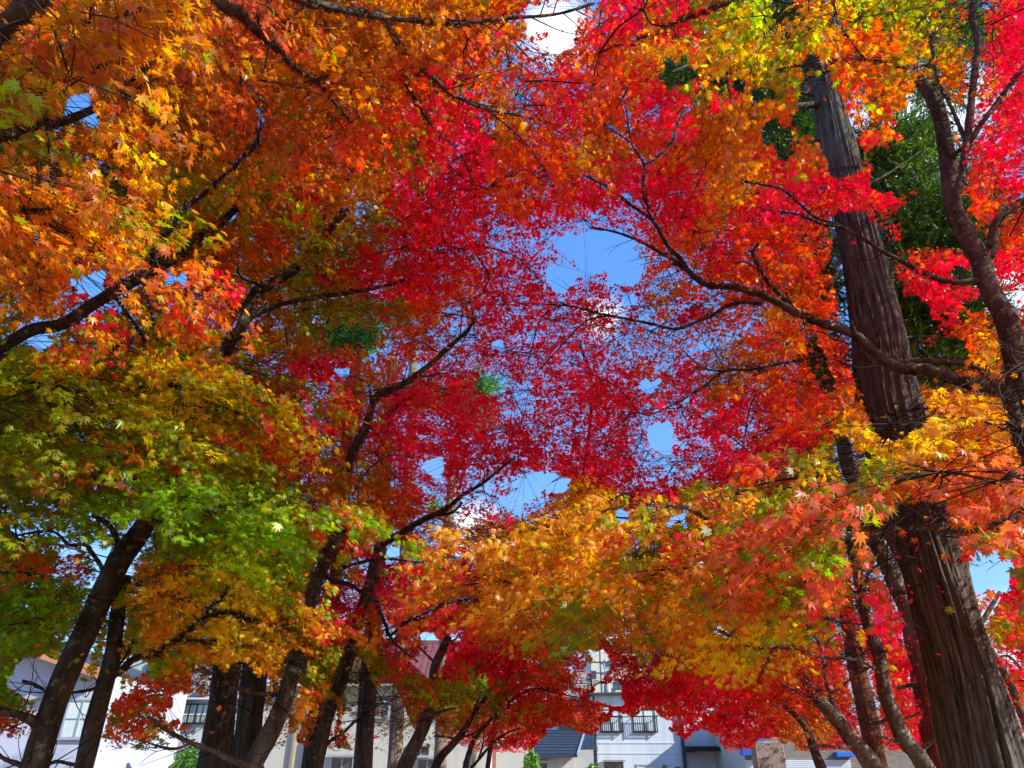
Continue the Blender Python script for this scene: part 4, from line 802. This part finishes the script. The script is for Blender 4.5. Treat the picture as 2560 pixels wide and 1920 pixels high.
# grey block of flats seen between the stems on the right
Y = 70.0; h6 = empty('grey_flats', (XZ(2050, 1700, 2051, 1700, Y)[0], Y+4, 0), 'pale grey flats glimpsed through red leaves behind the brick shop', 'building')
bx0, bx1, _, bz1 = XZ(1960, 1620, 2140, 1640, Y); Box().box(bx0, bx1, Y, Y+9, 0, bz1).build('wall', LILAC, h6)
Box().box(bx0-.4, bx1+.4, Y-.5, Y+9.3, bz1+.01, bz1+.3).build('roof', DARKT, h6)
for a in (2000, 2040, 2090): wx0, wx1, wz0, wz1 = XZ(a, 1690, a+22, 1715, Y); window(h6, wx0, wx1, wz0, wz1, Y, 2, 1, ALU, GLASS)
Y = 75.0; h7 = empty('blue_roof_building', (XZ(2540, 1700, 2541, 1700, Y)[0], Y+4, 0), 'low building with a blue roof edge at the right edge beyond the huge cedar', 'building')
bx0, bx1, _, bz1 = XZ(2480, 1660, 2800, 1660, Y); Box().box(bx0, bx1, Y, Y+9, 0, bz1-.6).build('wall', GREYW, h7); Box().box(bx0-.3, bx1+.3, Y-.4, Y+9, bz1-.59, bz1).build('roof', plain('pale_blue_roof', (.3, .42, .55), .6), h7)
# left gabled house
Y = 33.0; h8 = empty('gabled_house', (XZ(100, 1750, 101, 1750, Y)[0], Y+4, 0), 'pale lilac gable-fronted house with a copper coloured sloping fascia at the left edge', 'house')
def pz(px, py, Y): q = atY(np.array([px]), np.array([py]), np.array([Y]))[0]; return q[0], q[2]
rA = pz(-260, 1490, Y); rB = pz(285, 1678, Y); gx1 = XZ(262, 1750, 262.5, 1800, Y)[1]; gx0 = rA[0]-7
zlin = lambda x: rB[1]+(x-rB[0])*(rA[1]-rB[1])/(rA[0]-rB[0])
Box().prism([(gx0, 0), (gx1, 0), (gx1, zlin(gx1)-.15), (rA[0], rA[1]-.15), (gx0, rA[1]-1.2)], Y, Y+8).build('wall', LILAC, h8)
Box().prism([(rA[0], rA[1]), (rB[0], rB[1]), (rB[0], rB[1]-.42), (rA[0], rA[1]-.42)], Y-1.0, Y-.9).build('fascia', COPPER, h8)
Box().prism([(rA[0], rA[1]-.02), (rB[0]+.1, rB[1]-.04), (rB[0]+.1, rB[1]-.14), (rA[0], rA[1]-.12)], Y-.898, Y+8.4).build('roof', DARKT, h8)
wx0, wx1, wz0, wz1 = XZ(166, 1752, 232, 1842, Y); window(h8, wx0, wx1, wz0, wz1, Y, 2, 2, ALU, CURT, fw=.08)
Box().prism([(XZ(40,1770,41,1771,Y)[0], XZ(40,1762,41,1763,Y)[3]), (XZ(128,1700,129,1700,Y)[0], XZ(128,1742,129,1743,Y)[3]), (XZ(100,1700,101,1700,Y)[0], XZ(100,1728,101,1729,Y)[3])], Y-.25, Y-.01).build('wall_shadow', GREYW, h8)  # grey wedge standing in for a shadow triangle on the gable wall
# tiled and stuccoed building behind, left
Y = 42.0; h9 = empty('stucco_building', (XZ(430, 1750, 431, 1750, Y)[0], Y+4, 0), 'two-storey building with pale wall tiles, railed windows and a brown soffit between the left trunks', 'building')
bx0, bx1, _, bz1 = XZ(396, 1665, 700, 1690, Y); zst = XZ(450, 1625, 451, 1626, Y)[3]
Box().box(bx0, bx1, Y, Y+8, 0, zst).build('wall', STUCCO, h9)
tx0, tx1, _, tz1 = XZ(285, 1585, 395, 1600, Y+.8); Box().box(tx0, bx0-.01, Y+.6, Y+8, 0, tz1).build('tiled_wall', TILEW, h9)
sz = XZ(330, 1712, 331, 1713, Y)[3]; Box().slab([(tx0, Y-1.6, sz), (bx0-.02, Y-1.6, sz-.3), (bx0-.02, Y+.58, sz-.3+.5), (tx0, Y+.58, sz+.5)], .15).build('canopy_roof', SOFFIT, h9)
bl0, bl1, bl2, bl3 = XZ(398, 1636, 492, 1672, Y); s_ = Box(); n = 34
for i in range(n): xa = bl0+(bl1-bl0)*i/n; s_.box(xa, xa+(bl1-bl0)/n*.55, Y-.1, Y-.03, bl2, bl3)
s_.build('slatted_screen', ALU, h9)
for a, b in ((412, 446), (456, 490), (492, 520)):
    wx0, wx1, wz0, wz1 = XZ(a, 1762, b, 1806, Y); window(h9, wx0, wx1, wz0, wz1, Y, 2, 1, DARKT, CURT)
rx0, rx1, rz0, rz1 = XZ(456, 1789, 520, 1811, Y); railing(h9, rx0, rx1, rz0, rz1, Y, 16)
zf = XZ(450, 1750, 451, 1751, Y)[3]; Box().box(bx0, bx1, Y-.5, Y-.004, zf, zf+.09).build('hood', WHITE, h9)
vx0, vx1, vz0, vz1 = XZ(496, 1722, 518, 1742, Y); Box().box(vx0, vx1, Y-.5, Y-.003, vz0, vz1).build('vent_hood', SOFFIT, h9, .04)
bx_, bxx, bzz0, bzz1 = XZ(285, 1828, 352, 1868, Y-.8); railing(h9, bx_, bxx, bzz0, bzz1, Y-.4, 22, ALU, 'balcony_rail')
wx0, wx1, wz0, wz1 = XZ(290, 1825, 330, 1880, Y+.6); window(h9, wx0, wx1, wz0, wz1, Y+.6, 2, 1, DARKT, GLASS)
wx0, wx1, wz0, wz1 = XZ(355, 1818, 372, 1865, Y+.6); window(h9, wx0, wx1, wz0, wz1, Y+.6, 1, 1, WHITE, GLASS)
# cream house with the maroon tiled roof
Y = 30.0; h10 = empty('tiled_roof_house', (XZ(880, 1780, 881, 1780, Y)[0], Y+4, 0), 'cream stucco house with a maroon pantile roof behind the central trunks', 'house')
bx0, bx1, _, _ = XZ(640, 1800, 1225, 1800, Y); zw = XZ(900, 1706, 901, 1707, Y)[3]; zrg = XZ(1060, 1611, 1061, 1612, Y+2.6)[3]
Box().box(bx0, bx1, Y, Y+7, 0, zw).build('wall', CREAM, h10)
PANT = plain('maroon_pantile', (.2, .075, .075), .4, .25, 6)
def roof_tiles():
    n = int((bx1-bx0+.8)/.26); rows = 9; V = []; F = []; xs = np.linspace(bx0-.4, bx1+.15, n*6+1); yb, yt = Y-.5, Y+2.6
    for r_ in range(rows):
        for (t, dz) in ((r_/rows, .07), ((r_+1)/rows+.004, .0)):
            prof = .045*np.abs(np.sin((xs-xs[0])/.26*math.pi))
            V.append(np.stack([xs, np.full_like(xs, yb+(yt-yb)*t), zw-.02+(zrg-zw)*t+prof+dz], 1))
    V = np.concatenate(V); m = len(xs)
    for r_ in range(rows*2-1):
        i = np.arange(m-1)+r_*m; F.append(np.stack([i, i+1, i+1+m, i+m], 1))
    F = np.concatenate(F).ravel(); return link_mesh('roof', np_mesh('roof', V, F, 4), PANT, h10)
ro = roof_tiles(); Box().box(bx0-.4, bx1+.15, Y+2.5, Y+2.85, zrg-.2, zrg+.17).build('ridge', PANT, h10, .04)
Box().slab([(bx0-.4, Y+2.86, zrg+.05), (bx1+.15, Y+2.86, zrg+.05), (bx1+.15, Y+7.3, zw), (bx0-.4, Y+7.3, zw)], .1).build('rear_roof', PANT, h10)
Box().box(bx0-.3, bx1+.1, Y-.5, Y-.003, zw-.16, zw-.09).build('eave', CREAM, h10)
for px in (742, 1190):
    x = XZ(px, 1800, px+1, 1801, Y)[0]; Box().box(x-.05, x+.05, Y-.12, Y-.03, 0, zw-.2).build('corner_post', WARM, h10)
pipe(h10, XZ(765, 1880, 766, 1881, Y)[0], Y-.1, 0, 2.2, .08, 'drainpipe', ALU)
for a, b, c, d in ((828,1895,880,1950),(1032,1868,1072,1888),(1045,1900,1090,1950),(930,1762,970,1790)):
    wx0, wx1, wz0, wz1 = XZ(a, b, c, d, Y); window(h10, wx0, wx1, wz0, wz1, Y, 2, 1, ALU, GLASS, hood=True)
Y = 36.0; h11 = empty('rear_outbuilding', (XZ(1260, 1850, 1261, 1850, Y)[0], Y+3, 0), 'low outbuilding with a red-brown pier seen under the pink leaves near bottom centre', 'building')
bx0, bx1, _, bz1 = XZ(1232, 1800, 1332, 1800, Y); Box().box(bx0, bx1, Y, Y+5, 0, bz1).build('wall', GREYW, h11); Box().box(bx0-.3, bx1+.3, Y-.4, Y+5.2, bz1+.01, bz1+.15).build('roof', DARKT, h11)
px0, px1, _, pz1 = XZ(1205, 1855, 1240, 1860, Y-2); Box().box(px0, px1, Y-2, Y-1.5, 0, pz1).build('brick_pier', plain('red_brown_render', (.3, .12, .09), .9, .2, 6), h11)
# concrete slab marker
Y = 20.0; x0, x1, _, z1 = XZ(1884, 1853, 1958, 1860, Y)
sl = Box(); sl.box(x0, x1, Y, Y+.35, -.02, z1); tag(sl.build('concrete_slab', CONC, None, .03), 'upright weathered concrete slab in front of the blue awning', 'monument')
# utility pole and wires
Y = 60.0; x, zt = pz(1501, 1628, Y); up = empty('utility_pole', (x, Y, 0), 'grey utility pole with crossarms rising beside the beige apartment block', 'utility pole')
q = Quads(); a = np.linspace(-.02, zt, 10); q.add(*tube(np.stack([np.full(10, x), np.full(10, Y), a], 1), np.linspace(.2, .13, 10), 14, 0)); q.build('pole', POLE, up)
b = Box(); b.box(x-.9, x+.9, Y-.2, Y-.13, zt-.9, zt-.8); b.box(x-.7, x+.7, Y-.2, Y-.13, zt-1.7, zt-1.6); b.build('crossarm', DARKT, up)
for s in (-.8, -.4, .4, .8):
    q = Quads(); zz = np.array([zt-.8, zt-.7, zt-.62]); q.add(*tube(np.stack([np.full(3, x+s), np.full(3, Y-.165), zz], 1), np.array([.06, .08, .03]), 8, 0)); q.build('insulator', WHITE, up)
q = Quads(); zz = np.linspace(zt-3.2, zt-2.3, 4); q.add(*tube(np.stack([np.full(4, x+.4), np.full(4, Y), zz], 1), np.array([.22, .25, .25, .2]), 14, 0)); q.build('transformer', POLE, up)
def wire(p0, p1, sag, r, label, grp='overhead wires'):
    t = np.linspace(0, 1, 24); P = np.array(p0)+(np.array(p1)-np.array(p0))*t[:, None]; P[:, 2] -= sag*4*t*(1-t)
    q = Quads(); q.add(*tube(P, np.full(24, r), 5, 0)); o = q.build('overhead_wire', BLACKM, None, False); tag(o, label, 'wire', grp)
for (a, b, r, lab) in [((120, 1290), (420, 1395), .02, 'topmost thin black wire crossing the sky gap between the left maple stems'), ((120, 1350), (440, 1425), .035, 'thick black cable crossing the sky gap behind the leaning left maple'),
                       ((150, 1390), (420, 1440), .018, 'lowest faint wire in the sky gap beside the leaning left maple')]:
    Y = 24.0; wire(atY(np.array([a[0]-700.]), np.array([a[1]-190.]), np.array([Y]))[0], atY(np.array([b[0]+500.]), np.array([b[1]+110.]), np.array([Y+14]))[0], .4, r, lab)
wire((x-.8, 60-.165, zt-.62), (x-34, 56, zt-1.2), 1.2, .025, 'wire running left from the utility pole crossarm'); wire((x+.8, 60-.165, zt-.62), (x+34, 66, zt-.4), 1.2, .025, 'wire running right from the utility pole crossarm')
wire(tuple(atY(np.array([1480.]), np.array([1792.]), np.array([46.]))[0]), tuple(atY(np.array([1850.]), np.array([1772.]), np.array([46.]))[0]), .15, .03, 'black cable strung across the front of the white house')
# bushes
def bush(cx, cy, Y, rx, rz, label, seed, lc=(70, 120, 40), lc2=(140, 185, 80)):
    c = atY(np.array([cx]), np.array([cy]), np.array([Y]))[0]; r = np.random.default_rng(seed); n = 5200
    zt = c[2]+rz; d = r.normal(0, 1, (n, 3)); d /= np.linalg.norm(d, axis=1, keepdims=True); rad = r.uniform(.55, 1.06, n)*(1+.16*np.sin(d[:, 0]*7+seed)*np.cos(d[:, 2]*6))
    P = np.array([c[0], c[1], zt/2])+d*rad[:, None]*np.array([rx, rx*.8, zt/2]); P = P[P[:, 2] > .03]; n = len(P)
    u = r.normal(0, 1, (n, 3)); u /= np.linalg.norm(u, axis=1, keepdims=True); v = np.cross(u, r.normal(0, 1, (n, 3))); v /= np.linalg.norm(v, axis=1, keepdims=True); s = .05*Y/25
    V = np.stack([P-u*s, P+v*s*.5, P+u*s, P-v*s*.5], 1).reshape(-1, 3); l0, l1 = np.array(srgb(*lc)[:3]), np.array(srgb(*lc2)[:3]); t = r.random((n, 1)); Cc = np.ones((n, 4)); Cc[:, :3] = l0+(l1-l0)*t
    e = empty('shrub', (c[0], c[1], 0), label, 'bush'); link_mesh('leaves', np_mesh('leaves', V, np.arange(n*4), 4, np.repeat(Cc, 4, 0)), CEDAR_LEAF, e)
    q = Quads()
    for k in range(7):
        a = k*.9; q.add(*tube(np.array([[c[0]+.06*math.cos(a), c[1]+.06*math.sin(a), -.02], [c[0]+rx*.2*math.cos(a), c[1]+rx*.2*math.sin(a), zt*.4], [c[0]+rx*.5*math.cos(a), c[1]+rx*.4*math.sin(a), zt*.75]]), np.array([.03, .02, .008]), 5, 0))
    q.build('stems', TWIG, e)
bush(470, 1905, 26, .62, .5, 'rounded pale green shrub behind the leftmost thick cedar', 1); bush(1330, 1898, 30, .38, .3, 'small green shrub left of the slate-roofed house', 2); bush(1486, 1925, 40, .55, .2, 'low green shrub at the left corner of the white house', 3)
# ground
me = bpy.data.meshes.new('ground'); S = 600; n = 60
xs = np.linspace(-S, S, n+1); gx, gy = np.meshgrid(xs, xs); V = np.stack([gx.ravel(), gy.ravel(), np.zeros(gx.size)], 1)
i, j = np.meshgrid(np.arange(n), np.arange(n), indexing='ij'); a = i*(n+1)+j; F = np.stack([a, a+1, a+n+2, a+n+1], -1).ravel()
gm = plain('leaf_litter_ground', (.36, .22, .12), .95, .45, 2.2, .5, 18)
g = link_mesh('ground', np_mesh('ground', V, F, 4), gm); tag(g, kind='structure')
